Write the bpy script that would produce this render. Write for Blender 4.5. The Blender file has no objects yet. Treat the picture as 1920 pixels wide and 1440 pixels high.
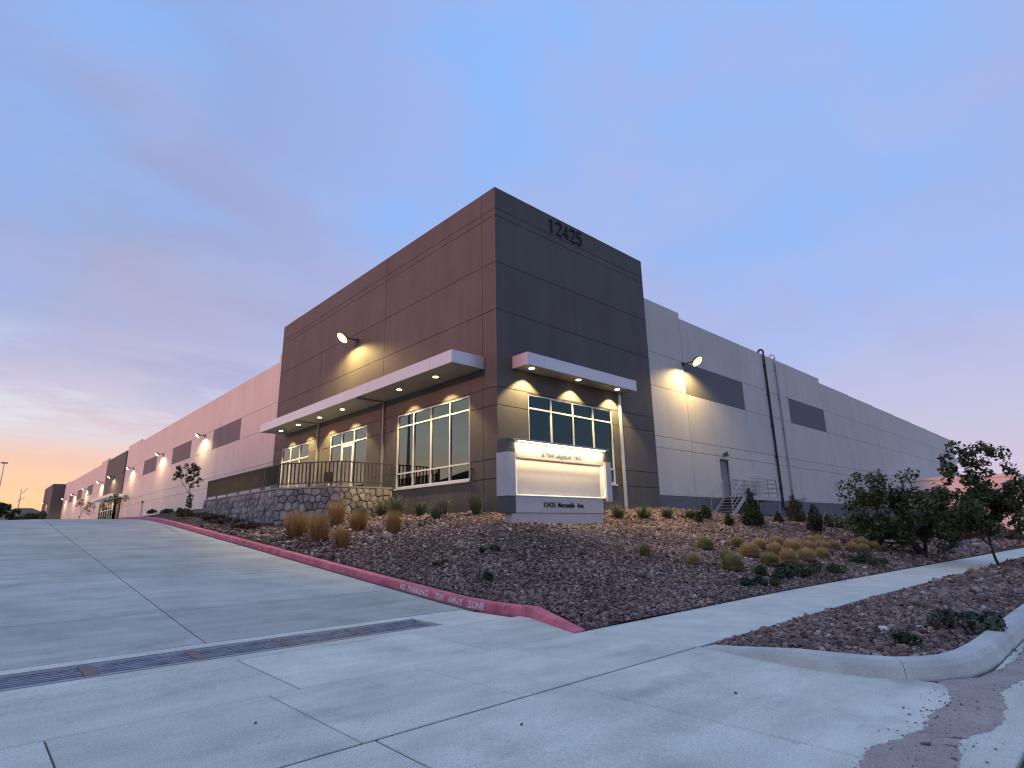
import bpy, math, random
import numpy as np
from mathutils import Matrix, Vector

random.seed(7)
rng = np.random.default_rng(7)
scene = bpy.context.scene
COL = scene.collection

def lin(r, g, b, a=1.0):
    f = lambda c: (c / 255 / 12.92) if c / 255 <= 0.04045 else ((c / 255 + 0.055) / 1.055) ** 2.4
    return (f(r), f(g), f(b), a)

# ------------------------------------------------------------------ camera
EYE = Vector((-14.0902, -15.8925, 1.5))
F_PX, PITCH, ROLL, YAW = 1067.0845, math.radians(14.45937), math.radians(-1.12436), math.radians(43.11092)
fwd = Vector((math.sin(YAW) * math.cos(PITCH), math.cos(YAW) * math.cos(PITCH), math.sin(PITCH)))
r0 = Vector((math.cos(YAW), -math.sin(YAW), 0))
u0 = r0.cross(fwd)
right = math.cos(ROLL) * r0 + math.sin(ROLL) * u0
up = -math.sin(ROLL) * r0 + math.cos(ROLL) * u0
cd = bpy.data.cameras.new('camera')
cam = bpy.data.objects.new('camera', cd)
COL.objects.link(cam)
cd.sensor_width = 36
cd.lens = 36 * F_PX / 1920
cd.clip_start, cd.clip_end = 0.1, 8000
m3 = Matrix((right, up, -fwd)).transposed()
cam.matrix_world = Matrix.Translation(EYE) @ m3.to_4x4()
scene.camera = cam

# ------------------------------------------------------------------ dusk sky
SUN_AZ = math.radians(-88.0)      # clockwise from +Y; low afterglow from the -X side
SUN_EL = math.radians(9.2)
world = bpy.data.worlds.new('World')
scene.world = world
world.use_nodes = True
nt = world.node_tree
nt.nodes.clear()
N = lambda t: nt.nodes.new(t)
L = nt.links.new
def wmath(op, a, b=None, c=None, clamp=False):
    n = N('ShaderNodeMath'); n.operation = op; n.use_clamp = clamp
    for i, v in enumerate((a, b, c)):
        if v is None: continue
        if isinstance(v, (int, float)): n.inputs[i].default_value = v
        else: L(v, n.inputs[i])
    return n.outputs[0]
def wramp(fac, stops, interp='EASE'):
    n = N('ShaderNodeValToRGB'); n.color_ramp.interpolation = interp
    e = n.color_ramp.elements
    while len(e) < len(stops): e.new(0.5)
    for el, (p, c) in zip(e, stops): el.position = p; el.color = c
    L(fac, n.inputs[0]); return n.outputs[0]
def wmix(fac, a, b):
    n = N('ShaderNodeMix'); n.data_type = 'RGBA'
    for s, v in ((n.inputs[0], fac), (n.inputs[6], a), (n.inputs[7], b)):
        if isinstance(v, (int, float)): s.default_value = v
        elif isinstance(v, tuple): s.default_value = v
        else: L(v, s)
    return n.outputs[2]
tc = N('ShaderNodeTexCoord')
sep = N('ShaderNodeSeparateXYZ'); L(tc.outputs['Generated'], sep.inputs[0])
dx, dy, dz = sep.outputs
z0 = wmath('MAXIMUM', dz, 0.0)
hl = wmath('SQRT', wmath('ADD', wmath('MULTIPLY', dx, dx), wmath('ADD', wmath('MULTIPLY', dy, dy), 1e-5)))
GA = math.radians(-60)
dot = wmath('DIVIDE', wmath('ADD', wmath('MULTIPLY', dx, math.sin(GA)), wmath('MULTIPLY', dy, math.cos(GA))), hl)
mr = N('ShaderNodeMapRange'); mr.interpolation_type = 'SMOOTHSTEP'
L(dot, mr.inputs[0]); mr.inputs[1].default_value = -0.12; mr.inputs[2].default_value = 0.47
glow = mr.outputs[0]
cool = wramp(z0, [(0.0, lin(210, 188, 205)), (0.06, lin(206, 188, 214)), (0.14, lin(193, 190, 218)), (0.27, lin(176, 185, 228)),
                  (0.45, lin(160, 182, 233)), (0.65, lin(146, 183, 243)), (0.8, lin(142, 183, 246)), (1.0, lin(138, 178, 240))], 'LINEAR')
warm = wramp(z0, [(0.0, lin(255, 204, 130)), (0.05, lin(255, 206, 156)), (0.085, lin(252, 205, 172)), (0.115, lin(240, 197, 182)), (0.145, lin(224, 192, 194)),
                  (0.19, lin(210, 200, 216)), (0.27, lin(183, 178, 207)), (0.42, lin(160, 166, 202)), (0.58, lin(152, 172, 217)),
                  (0.75, lin(142, 175, 228)), (1.0, lin(138, 178, 240))], 'LINEAR')
base = wmix(glow, cool, warm)
# cloud layer: project the direction on a plane overhead
den = wmath('ADD', z0, 0.16)
cx = wmath('DIVIDE', dx, den); cy_ = wmath('DIVIDE', dy, den)
comb = N('ShaderNodeCombineXYZ'); L(cx, comb.inputs[0]); L(cy_, comb.inputs[1])
def wnoise(scale, detail, rough, off, stretch=(1, 1, 1), rot=0.0, dist=0.0):
    mp = N('ShaderNodeMapping'); L(comb.outputs[0], mp.inputs[0])
    mp.inputs['Location'].default_value = off; mp.inputs['Scale'].default_value = stretch; mp.inputs['Rotation'].default_value = (0, 0, rot)
    n = N('ShaderNodeTexNoise'); L(mp.outputs[0], n.inputs['Vector'])
    n.inputs['Scale'].default_value = scale; n.inputs['Detail'].default_value = detail; n.inputs['Roughness'].default_value = rough
    n.inputs['Distortion'].default_value = dist
    return n.outputs[0]
n1 = wnoise(0.75, 4.5, 0.5, (3.1, 1.7, 0), (1, 0.8, 1), 0.6)
n2 = wnoise(1.25, 5, 0.52, (7.4, 2.2, 4.0), (0.75, 1.2, 1), 0.7)
n3 = wnoise(1.5, 6, 0.58, (1.9, 9.3, 2.0), (0.45, 1.3, 1), -0.75, 0.5)
def smooth(v, a, b):
    m = N('ShaderNodeMapRange'); m.interpolation_type = 'SMOOTHSTEP'; L(v, m.inputs[0])
    m.inputs[1].default_value = a; m.inputs[2].default_value = b; return m.outputs[0]
n4 = wnoise(3.4, 5, 0.55, (5.2, 0.3, 1.0), (0.8, 1.1, 1), 0.4, 0.4)
clear = wmath('MULTIPLY', smooth(n1, 0.42, 0.58), wmath('MULTIPLY', smooth(z0, 0.12, 0.5), 0.68))
c0 = wmix(wmath('MULTIPLY', smooth(n4, 0.42, 0.66), wmath('MULTIPLY', smooth(z0, 0.12, 0.3), 0.38)), base, lin(178, 178, 218))
c1 = wmix(clear, c0, lin(134, 182, 248))
purple = wmath('MULTIPLY', smooth(n2, 0.45, 0.62), wmath('MULTIPLY', smooth(z0, 0.16, 0.30), 0.48))
shadow_tint = wmix(glow, lin(172, 174, 216), lin(154, 150, 188))
c2 = wmix(purple, c1, shadow_tint)
streak = wmath('MULTIPLY', smooth(n3, 0.44, 0.60), wmath('MULTIPLY', smooth(z0, 0.10, 0.16), wmath('MULTIPLY', wmath('SUBTRACT', 1.0, smooth(z0, 0.22, 0.30)), wmath('MULTIPLY', glow, 0.8))))
c3 = wmix(streak, c2, lin(222, 226, 236))
low = wmath('MULTIPLY', smooth(n3, 0.47, 0.62), wmath('MULTIPLY', wmath('SUBTRACT', 1.0, smooth(z0, 0.09, 0.15)), wmath('MULTIPLY', glow, 0.35)))
c4 = wmix(low, c3, lin(255, 214, 176))
core = wmath('MULTIPLY', smooth(dot, 0.5, 1.0), wmath('SUBTRACT', 1.0, smooth(z0, 0.10, 0.42)))  # sky brightened out of view, added to light the left facade
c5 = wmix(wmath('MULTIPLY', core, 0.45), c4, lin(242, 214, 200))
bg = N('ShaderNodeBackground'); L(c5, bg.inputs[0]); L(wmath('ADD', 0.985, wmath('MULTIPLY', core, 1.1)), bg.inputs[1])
# physically based twilight air on top of the cloud deck
sky = N('ShaderNodeTexSky'); sky.sky_type = 'NISHITA'; sky.sun_disc = False
sky.sun_elevation = SUN_EL; sky.sun_rotation = SUN_AZ
bg2 = N('ShaderNodeBackground'); L(sky.outputs[0], bg2.inputs[0]); bg2.inputs[1].default_value = 0.008
add = N('ShaderNodeAddShader'); L(bg.outputs[0], add.inputs[0]); L(bg2.outputs[0], add.inputs[1])
wo = N('ShaderNodeOutputWorld'); L(add.outputs[0], wo.inputs[0])
world.cycles.sampling_method = 'MANUAL'; world.cycles.sample_map_resolution = 1024

# ------------------------------------------------------------------ afterglow sun (shaded low down by the ridge across the lot)
sd = bpy.data.lights.new('sun', 'SUN'); sd.energy = 1.8; sd.angle = math.radians(3.0); sd.color = (1.0, 0.33, 0.20)
sun = bpy.data.objects.new('sun', sd); COL.objects.link(sun)
sv = Vector((math.sin(SUN_AZ) * math.cos(SUN_EL), math.cos(SUN_AZ) * math.cos(SUN_EL), math.sin(SUN_EL)))
sun.rotation_euler = sv.to_track_quat('Z', 'Y').to_euler()
sun.location = (-60, 0, 40)

vs = scene.view_settings
vs.view_transform = 'Standard'; vs.look = 'None'; vs.exposure = 0.06; vs.gamma = 1.0; vs.use_curve_mapping = False
scene.cycles.max_bounces = 6; scene.cycles.diffuse_bounces = 3; scene.cycles.glossy_bounces = 3
scene.cycles.sample_clamp_indirect = 4.0
scene.cycles.use_denoising = True; scene.cycles.pixel_filter_type = 'BLACKMAN_HARRIS'; scene.cycles.filter_width = 1.25
scene.cycles.caustics_reflective = False; scene.cycles.caustics_refractive = False

# ------------------------------------------------------------------ materials
def material(name, color, rough=0.8, var=0.0, vscale=1.0, bump=0.0, bscale=30.0, metal=0.0, spec=0.3, attr=None, stops=None,
             streak=0.0, speck=0.0, rnd=0.0, emit=None, estr=0.0, stretch=None, stain=0.0):
    m = bpy.data.materials.new(name); m.use_nodes = True
    t = m.node_tree; b = t.nodes['Principled BSDF']
    lk = t.links.new; nn = t.nodes.new
    b.inputs['Roughness'].default_value = rough; b.inputs['Metallic'].default_value = metal
    b.inputs['Specular IOR Level'].default_value = spec
    col = (*color[:3], 1.0)
    b.inputs['Base Color'].default_value = col
    geo = nn('ShaderNodeNewGeometry').outputs['Position']
    cur = None
    def mul(cur, fac_socket, lo, hi, f0=0.3, f1=0.7):
        r = nn('ShaderNodeMapRange'); lk(fac_socket, r.inputs[0])
        r.inputs[1].default_value = f0; r.inputs[2].default_value = f1; r.inputs[3].default_value = lo; r.inputs[4].default_value = hi
        x = nn('ShaderNodeMix'); x.data_type = 'RGBA'; x.blend_type = 'MULTIPLY'; x.inputs[0].default_value = 1
        if cur is None: x.inputs[6].default_value = col
        else: lk(cur, x.inputs[6])
        lk(r.outputs[0], x.inputs[7]); return x.outputs[2]
    def noise(scale, detail=5, rough_=0.6, st=None):
        n = nn('ShaderNodeTexNoise'); n.inputs['Scale'].default_value = scale; n.inputs['Detail'].default_value = detail
        n.inputs['Roughness'].default_value = rough_
        if st:
            mp = nn('ShaderNodeMapping'); mp.inputs['Scale'].default_value = st; lk(geo, mp.inputs[0]); lk(mp.outputs[0], n.inputs['Vector'])
        else: lk(geo, n.inputs['Vector'])
        return n.outputs[0]
    if attr:
        a = nn('ShaderNodeAttribute'); a.attribute_name = attr
        r = nn('ShaderNodeValToRGB'); e = r.color_ramp.elements
        while len(e) < len(stops): e.new(0.5)
        for el, (p, c) in zip(e, stops): el.position = p; el.color = (*c[:3], 1)
        lk(a.outputs['Fac'], r.inputs[0]); cur = r.outputs[0]
    if var: cur = mul(cur, noise(vscale), 1 - var, 1 + var)
    if var and stretch: cur = mul(cur, noise(vscale * 1.7, 4, 0.6, stretch), 1 - var * .8, 1 + var * .8)
    if streak: cur = mul(cur, noise(1.6, 4, 0.6, (1, 1, 0.12)), 1 - streak, 1 + streak)
    if speck: cur = mul(cur, noise(60, 2, 0.7), 1 - speck, 1 + speck, 0.35, 0.65)
    if stain:
        cur = mul(cur, noise(1.1, 5, 0.62), 1.0, 1 - stain, 0.54, 0.66); cur = mul(cur, noise(7, 3, 0.6), 1.0, 1 - stain * 1.2, 0.66, 0.72)
    if rnd:
        oi = nn('ShaderNodeObjectInfo'); cur = mul(cur, oi.outputs['Random'], 1 - rnd, 1 + rnd, 0, 1)
    if cur is not None: lk(cur, b.inputs['Base Color'])
    if bump:
        bp = nn('ShaderNodeBump'); bp.inputs['Strength'].default_value = bump; bp.inputs['Distance'].default_value = 0.02
        lk(noise(bscale, 6, 0.65), bp.inputs['Height']); lk(bp.outputs[0], b.inputs['Normal'])
    if emit:
        b.inputs['Emission Color'].default_value = (*emit[:3], 1); b.inputs['Emission Strength'].default_value = estr
    return m

M = {}
M['dark_paint'] = material('dark_paint', (0.112, 0.105, 0.096), 0.75, 0.09, 0.5, 0.3, 40, streak=0.09, rnd=0.04)
M['light_paint'] = material('light_paint', (0.60, 0.565, 0.505), 0.75, 0.045, 0.35, 0.25, 40, streak=0.05, rnd=0.02)
M['pale_wall'] = material('pale_wall', (0.74, 0.70, 0.66), 0.8, 0.04, 0.5, 0.2, 30)
M['accent_paint'] = material('accent_paint', (0.15, 0.145, 0.15), 0.75, 0.05, 0.6, 0.2, 40, rnd=0.02)
M['dado_paint'] = material('dado_paint', (0.145, 0.15, 0.165), 0.75, 0.05, 0.6, 0.2, 40, rnd=0.03)
M['joint'] = material('joint', (0.05, 0.047, 0.046), 0.95)
M['joint_light'] = material('joint_light', (0.17, 0.16, 0.16), 0.95)
M['roof'] = material('roof', (0.4, 0.4, 0.4), 0.9)
M['metal_panel'] = material('metal_panel', (0.60, 0.60, 0.63), 0.38, 0.03, 0.8, metal=0.35, spec=0.5, rnd=0.03)
M['soffit'] = material('soffit', (0.30, 0.30, 0.30), 0.5, 0.05, 1.0, metal=0.2)
M['white_frame'] = material('white_frame', (0.72, 0.73, 0.74), 0.4, 0.03, 2.0, spec=0.4)
M['glass_teal'] = material('glass_teal', (0.04, 0.072, 0.074), 0.02, metal=1.0)
M['glass_grey'] = material('glass_grey', (0.085, 0.108, 0.10), 0.015, metal=1.0)
M['black_metal'] = material('black_metal', (0.02, 0.02, 0.022), 0.45, spec=0.4)
M['bronze'] = material('bronze', (0.095, 0.078, 0.07), 0.55, 0.1, 3.0, spec=0.35)
M['galv'] = material('galv', (0.42, 0.43, 0.45), 0.5, 0.1, 5.0, metal=0.5)
M['grate_steel'] = material('grate_steel', (0.27, 0.31, 0.36), 0.45, 0.5, 5, spec=0.6, speck=0.2)
M['rust_plate'] = material('rust_plate', (0.24, 0.18, 0.155), 0.8, 0.2, 6)
M['grey_door'] = material('grey_door', (0.20, 0.205, 0.225), 0.5, 0.04, 2.0)
M['lens_yellow'] = material('lens_yellow', (1, .9, .6), 0.4, emit=(1.0, 0.80, 0.34), estr=22)
M['lens_white'] = material('lens_white', (1, .95, .85), 0.4, emit=(1.0, 0.90, 0.68), estr=8)
M['lens_down'] = material('lens_down', (1, .95, .8), 0.4, emit=(1.0, 0.86, 0.55), estr=9)
M['reflector_lit'] = material('reflector_lit', (1, .8, .4), 0.4, emit=(1.0, 0.64, 0.17), estr=2.2)  # yellow glare round the floodlights, put in as a glowing colour
M['led_strip'] = material('led_strip', (1, .95, .8), 0.4, emit=(1.0, 0.82, 0.38), estr=12)
M['edge_glow'] = material('edge_glow', (1, .95, .8), 0.4, emit=(1.0, 0.84, 0.42), estr=1.6)
M['concrete'] = material('concrete', (0.70, 0.68, 0.55), 0.85, 0.14, 0.8, 0.35, 55, speck=0.16, rnd=0.08, stretch=(0.5, 1.8, 1), stain=.16)
M['drive_concrete'] = material('drive_concrete', (0.51, 0.505, 0.43), 0.85, 0.15, 0.8, 0.35, 55, speck=0.16, rnd=0.07, stretch=(0.35, 2.2, 1), stain=.14)
M['walk_concrete'] = material('walk_concrete', (0.70, 0.69, 0.575), 0.85, 0.11, 1.1, 0.25, 60, speck=0.08, rnd=0.05, stretch=(1.2, 0.9, 1), stain=.12)
M['kerb_concrete'] = material('kerb_concrete', (0.58, 0.56, 0.50), 0.85, 0.16, 2.2, 0.3, 45, speck=0.1, rnd=0.04)
M['red_paint'] = material('red_paint', (0.72, 0.18, 0.225), 0.7, 0.30, 2.4, 0.3, 35, speck=0.2, rnd=0.05, stain=.3)
M['stencil'] = material('stencil', (0.80, 0.68, 0.66), 0.8, 0.35, 14)
M['joint_dirt'] = material('joint_dirt', (0.125, 0.115, 0.10), 0.95, 0.2, 3)
M['asphalt'] = material('asphalt', (0.06, 0.055, 0.053), 0.9, 0.2, 2, 0.4, 80)
M['sand'] = material('sand', (0.45, 0.365, 0.31), 0.95, 0.16, 2.5, 0.5, 70, speck=0.22)
M['dirt'] = material('dirt', (0.075, 0.055, 0.046), 0.95, 0.25, 3.0, 0.6, 25)
M['far_ground'] = material('far_ground', (0.20, 0.17, 0.14), 0.95, 0.2, 0.05)
M['ridge'] = material('ridge', (0.07, 0.065, 0.05), 0.95, 0.3, 0.1)
M['rock'] = material('rock', (0.2, 0.15, 0.15), 0.88, 0.14, 9, 0.35, 40, attr='tone',
    stops=[(0.0, (0.07, 0.047, 0.041)), (0.3, (0.18, 0.115, 0.098)), (0.55, (0.285, 0.185, 0.155)), (0.8, (0.39, 0.285, 0.235)), (0.965, (0.50, 0.42, 0.35)), (1.0, (0.75, 0.69, 0.60))])
M['stone'] = material('stone', (0.345, 0.30, 0.27), 0.85, 0.28, 5, 0.6, 18, rnd=0.38)
M['mortar'] = material('mortar', (0.105, 0.098, 0.092), 0.95, 0.2, 6, 0.4, 40)
M['coping'] = material('coping', (0.34, 0.33, 0.31), 0.85, 0.1, 3)
M['sign_light'] = material('sign_light', (0.56, 0.52, 0.53), 0.75, 0.04, 2, 0.2, 50)
M['sign_mid'] = material('sign_mid', (0.56, 0.52, 0.50), 0.75, 0.04, 2, 0.2, 50)
M['sign_dark'] = material('sign_dark', (0.11, 0.105, 0.11), 0.75, 0.05, 2, 0.2, 50)
M['ink'] = material('ink', (0.012, 0.011, 0.012), 0.6)
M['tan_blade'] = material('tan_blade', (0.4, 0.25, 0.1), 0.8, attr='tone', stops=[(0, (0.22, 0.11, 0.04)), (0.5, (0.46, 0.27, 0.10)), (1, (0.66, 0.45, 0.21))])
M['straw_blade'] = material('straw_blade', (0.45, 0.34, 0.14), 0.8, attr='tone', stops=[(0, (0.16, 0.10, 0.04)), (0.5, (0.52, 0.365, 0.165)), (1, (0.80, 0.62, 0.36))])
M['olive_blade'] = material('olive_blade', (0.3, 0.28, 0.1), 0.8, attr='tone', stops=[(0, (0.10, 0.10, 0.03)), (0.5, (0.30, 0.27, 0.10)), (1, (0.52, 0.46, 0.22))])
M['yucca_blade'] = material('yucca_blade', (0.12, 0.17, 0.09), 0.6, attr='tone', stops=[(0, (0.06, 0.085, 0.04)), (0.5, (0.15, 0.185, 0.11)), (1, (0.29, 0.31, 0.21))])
M['dark_leaf'] = material('dark_leaf', (0.04, 0.06, 0.025), 0.6, attr='tone', stops=[(0, (0.018, 0.032, 0.012)), (0.5, (0.035, 0.06, 0.022)), (1, (0.075, 0.11, 0.04))])
M['tree_leaf'] = material('tree_leaf', (0.07, 0.09, 0.03), 0.5, attr='tone', stops=[(0, (0.03, 0.045, 0.014)), (0.5, (0.062, 0.085, 0.028)), (0.9, (0.10, 0.125, 0.05)), (1, (0.17, 0.17, 0.085))])
M['sage_leaf'] = material('sage_leaf', (0.12, 0.14, 0.10), 0.7, attr='tone', stops=[(0, (0.06, 0.075, 0.05)), (0.5, (0.11, 0.13, 0.09)), (1, (0.18, 0.19, 0.14))])
M['brown_leaf'] = material('brown_leaf', (0.10, 0.06, 0.03), 0.8, attr='tone', stops=[(0, (0.05, 0.03, 0.015)), (0.6, (0.11, 0.065, 0.03)), (1, (0.15, 0.11, 0.05))])
M['bark'] = material('bark', (0.075, 0.055, 0.045), 0.9, 0.25, 8, 0.6, 30)
M['house_wall'] = material('house_wall', (0.42, 0.34, 0.27), 0.9, 0.08, 0.3)
M['house_roof'] = material('house_roof', (0.17, 0.12, 0.10), 0.9, 0.15, 0.8)

# ------------------------------------------------------------------ object helpers
def prop(o, label=None, cat=None, group=None, kind=None):
    if label: o['label'] = label
    if cat: o['category'] = cat
    if group: o['group'] = group
    if kind: o['kind'] = kind
    return o
def thing(name, label, cat, loc=(0, 0, 0), group=None):
    o = bpy.data.objects.new(name, None); COL.objects.link(o); o.location = loc; o.empty_display_size = 0.3
    return prop(o, label, cat, group)
def root_loc(p):
    while p.parent: p = p.parent
    return Vector(p.location)
class MB:
    """collects world-space shapes; build() links them as one mesh object"""
    def __init__(s): s.v = []; s.f = []; s.t = None
    def add(s, vs, fs):
        k = len(s.v); s.v += [tuple(q) for q in vs]; s.f += [tuple(i + k for i in f) for f in fs]; return s
    def box(s, a, b):
        x0, x1 = sorted((a[0], b[0])); y0, y1 = sorted((a[1], b[1])); z0, z1 = sorted((a[2], b[2]))
        vs = [(x, y, z) for z in (z0, z1) for y in (y0, y1) for x in (x0, x1)]
        return s.add(vs, [(0, 2, 3, 1), (4, 5, 7, 6), (0, 1, 5, 4), (2, 6, 7, 3), (0, 4, 6, 2), (1, 3, 7, 5)])
    def prism(s, poly, z0, z1):
        n = len(poly)
        vs = [(x, y, z0) for x, y in poly] + [(x, y, z1) for x, y in poly]
        return s.add(vs, [tuple(range(n - 1, -1, -1)), tuple(range(n, 2 * n))] + [(i, (i + 1) % n, n + (i + 1) % n, n + i) for i in range(n)])
    def bar(s, p, q, w, h=None, upv=(0, 0, 1)):
        p, q = Vector(p), Vector(q); d = (q - p).normalized(); u = Vector(upv)
        if abs(d.dot(u)) > 0.98: u = Vector((1, 0, 0))
        a = d.cross(u).normalized() * w / 2; c = a.cross(d).normalized() * (h or w) / 2
        vs = [e + i * a + j * c for e in (p, q) for i, j in ((-1, -1), (1, -1), (1, 1), (-1, 1))]
        return s.add(vs, [(3, 2, 1, 0), (4, 5, 6, 7)] + [(i, (i + 1) % 4, 4 + (i + 1) % 4, 4 + i) for i in range(4)])
    def tube(s, pts, rad, n=8, cap=True):
        pts = [Vector(p) for p in pts]; rings = []
        if not isinstance(rad, (list, tuple)): rad = [rad] * len(pts)
        ref = Vector((0.31, 0.17, 0.93))
        for i, p in enumerate(pts):
            d = (pts[min(i + 1, len(pts) - 1)] - pts[max(i - 1, 0)]).normalized()
            u = d.cross(ref)
            if u.length < 0.1: u = d.cross(Vector((1, 0, 0)))
            u.normalize(); w = d.cross(u)
            rings.append([p + rad[i] * (math.cos(2 * math.pi * k / n) * u + math.sin(2 * math.pi * k / n) * w) for k in range(n)])
        vs = [q for r in rings for q in r]
        fs = [(i * n + k, i * n + (k + 1) % n, (i + 1) * n + (k + 1) % n, (i + 1) * n + k) for i in range(len(pts) - 1) for k in range(n)]
        if cap: fs += [tuple(range(n - 1, -1, -1)), tuple(range((len(pts) - 1) * n, len(pts) * n))]
        return s.add(vs, fs)
    def build(s, name, mat, parent=None, smooth_=False, bevel=0.0):
        o_ = root_loc(parent) if parent else Vector((0, 0, 0))
        me = bpy.data.meshes.new(name)
        me.from_pydata([(x - o_.x, y - o_.y, z - o_.z) for x, y, z in s.v], [], s.f)
        me.materials.append(mat)
        if smooth_: me.polygons.foreach_set('use_smooth', [True] * len(me.polygons))
        o = bpy.data.objects.new(name, me); COL.objects.link(o)
        if parent: o.parent = parent
        if bevel:
            md = o.modifiers.new('bevel', 'BEVEL'); md.width = bevel; md.segments = 2; md.limit_method = 'ANGLE'
        return o
def np_mesh(name, V, F, mat, parent=None, tone=None, smooth_=False, loc=None):
    """V (n,3), F (m,k): fast mesh; tone: per-vertex float attribute"""
    V = np.asarray(V, np.float32); F = np.asarray(F, np.int32); k = F.shape[1]
    me = bpy.data.meshes.new(name)
    me.vertices.add(len(V)); me.vertices.foreach_set('co', V.ravel())
    me.loops.add(F.size); me.loops.foreach_set('vertex_index', F.ravel())
    me.polygons.add(len(F)); me.polygons.foreach_set('loop_start', np.arange(0, F.size, k, dtype=np.int32))
    if smooth_: me.polygons.foreach_set('use_smooth', np.ones(len(F), bool))
    me.update(calc_edges=True)
    if tone is not None:
        a = me.attributes.new('tone', 'FLOAT', 'POINT'); a.data.foreach_set('value', np.asarray(tone, np.float32))
    me.materials.append(mat)
    o = bpy.data.objects.new(name, me); COL.objects.link(o)
    if parent: o.parent = parent
    if loc is not None: o.location = loc
    return o
def text_verts(body, size, depth, bold=0.0, spacing=1.0, xscale=1.0, align='LEFT'):
    cu = bpy.data.curves.new('lettering', 'FONT'); cu.body = body; cu.size = size; cu.extrude = depth; cu.offset = bold
    cu.space_character = spacing; cu.align_x = align; cu.resolution_u = 3
    o = bpy.data.objects.new('lettering', cu); COL.objects.link(o)
    dg = bpy.context.evaluated_depsgraph_get()
    me = bpy.data.meshes.new_from_object(o.evaluated_get(dg))
    vs = [(v.co.x * xscale, v.co.y, v.co.z) for v in me.vertices]; fs = [tuple(p.vertices) for p in me.polygons]
    bpy.data.objects.remove(o); bpy.data.meshes.remove(me); bpy.data.curves.remove(cu)
    return vs, fs

# ------------------------------------------------------------------ terrain functions
def street_z(x):
    return -0.0085 * np.clip(np.asarray(x, float), 0, None)
CURB = np.array([(-400, 0), (-6.5, .02), (-3.92, .24), (.32, .61), (4.5, .98), (9, 1.37), (13.8, 1.79), (18, 2.16), (21.5, 2.43), (25, 2.60), (29, 2.70), (36, 2.78), (60, 2.9), (400, 3.0)])
_ly = np.arange(-30, 240, .1); _k = np.hanning(25); _k /= _k.sum()
_lz = np.convolve(np.interp(np.r_[_ly[0] - 1.2 + .1 * np.arange(12), _ly, _ly[-1] + .1 * np.arange(1, 13)], CURB[:, 0], CURB[:, 1]), _k, 'valid')
def lane_z(y): return np.interp(y, _ly, _lz)
def drive_z(x, y):
    x = np.asarray(x, float); y = np.asarray(y, float)
    t = np.clip((y - 8) / 20, 0, 1); t = t * t * (3 - 2 * t)
    return lane_z(y) - 0.04 * np.clip(-11.34 - x, 0, 12) * t
def ctrl():
    P = []
    for y in np.arange(-9.6, 33, 1.4): P.append((-6.35, y, lane_z(y) + (.12 if y > -8.3 else .04)))
    for x in list(np.arange(-6.3, 12, 2.2)) + list(range(14, 100, 6)): P.append((x, -9.72, street_z(x) + .03))
    for x, z in [(0, 2.13), (3, 2.2), (6, 2.28), (10, 2.42), (12, 2.4), (17, 2.15), (22, 2.05), (28, 1.98), (38, 1.9), (50, 1.75), (70, 1.4), (92, 1.0)]:
        P += [(x, .2, z), (x, -.8, z - .12)]
    for y, z in [(0, 2.13), (3, 2.18), (7, 2.24)]: P += [(.1, y, z), (-1.0, y + .2, z - .1)]
    P += [(-1.5, 7.0, 2.12), (-2.6, 7.1, 1.98), (-4.3, 9.7, 1.92), (-4.3, 13, 2.25), (-4.3, 16, 2.5), (-4.3, 20, 2.84), (-4.2, 24, 3.14), (-3.8, 27, 3.18), (-3, 21.5, 3.0), (-1, 23, 3.05), (-1, 29, 3.05), (-3, 33, 2.95), (0, 33, 3.0)]
    for x in (-2.5, 0, 2.6): P.append((x, -3.05, 1.64))
    P += [(-3.5, -6, .75), (0, -6.2, .88), (4, -6.2, .9), (8, -6, .9), (14, -5.5, .9), (22, -5.5, .85), (30, -5.5, .7), (45, -5, .5)]
    return np.array(P, float)
_U = lambda r2: np.where(r2 > 0, r2 * np.log(r2 + 1e-12), 0) * .5
_P = ctrl()
def _fit(P):
    n = len(P); d = ((P[:, None, :2] - P[None, :, :2]) ** 2).sum(-1)
    K = _U(d) + .0002 * n * np.eye(n); Q = np.c_[np.ones(n), P[:, :2]]
    A = np.zeros((n + 3, n + 3)); A[:n, :n] = K; A[:n, n:] = Q; A[n:, :n] = Q.T
    return np.linalg.solve(A, np.r_[P[:, 2], 0, 0, 0])
_W = _fit(_P)
def tz(x, y):
    x = np.asarray(x, float); y = np.asarray(y, float); sh = x.shape
    X = np.c_[x.ravel(), y.ravel()]; n = len(_P)
    d = ((X[:, None, :] - _P[None, :, :2]) ** 2).sum(-1)
    return (_U(d) @ _W[:n] + _W[n] + X @ _W[n + 1:]).reshape(sh)
def gz(x, y): return float(tz(np.array([x]), np.array([y]))[0])

def grid_mesh(name, xs, ys, zf, mat, parent=None, skirt=0.0):
    X, Y = np.meshgrid(xs, ys); Z = zf(X, Y); nx, ny = len(xs), len(ys)
    V = np.stack([X, Y, Z], -1).reshape(-1, 3)
    i = np.arange(nx - 1)[None, :] + nx * np.arange(ny - 1)[:, None]
    F = np.stack([i, i + 1, i + nx + 1, i + nx], -1).reshape(-1, 4)
    return np_mesh(name, V, F, mat, parent, smooth_=True)

# ================================================================== SETTING
g = MB(); R_ = 4000
g.add([(-R_, -R_, -2.0), (R_, -R_, -2.0), (R_, R_, -2.0), (-R_, R_, -2.0)], [(0, 1, 2, 3)])
prop(g.build('ground', M['far_ground']), kind='structure')

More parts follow.
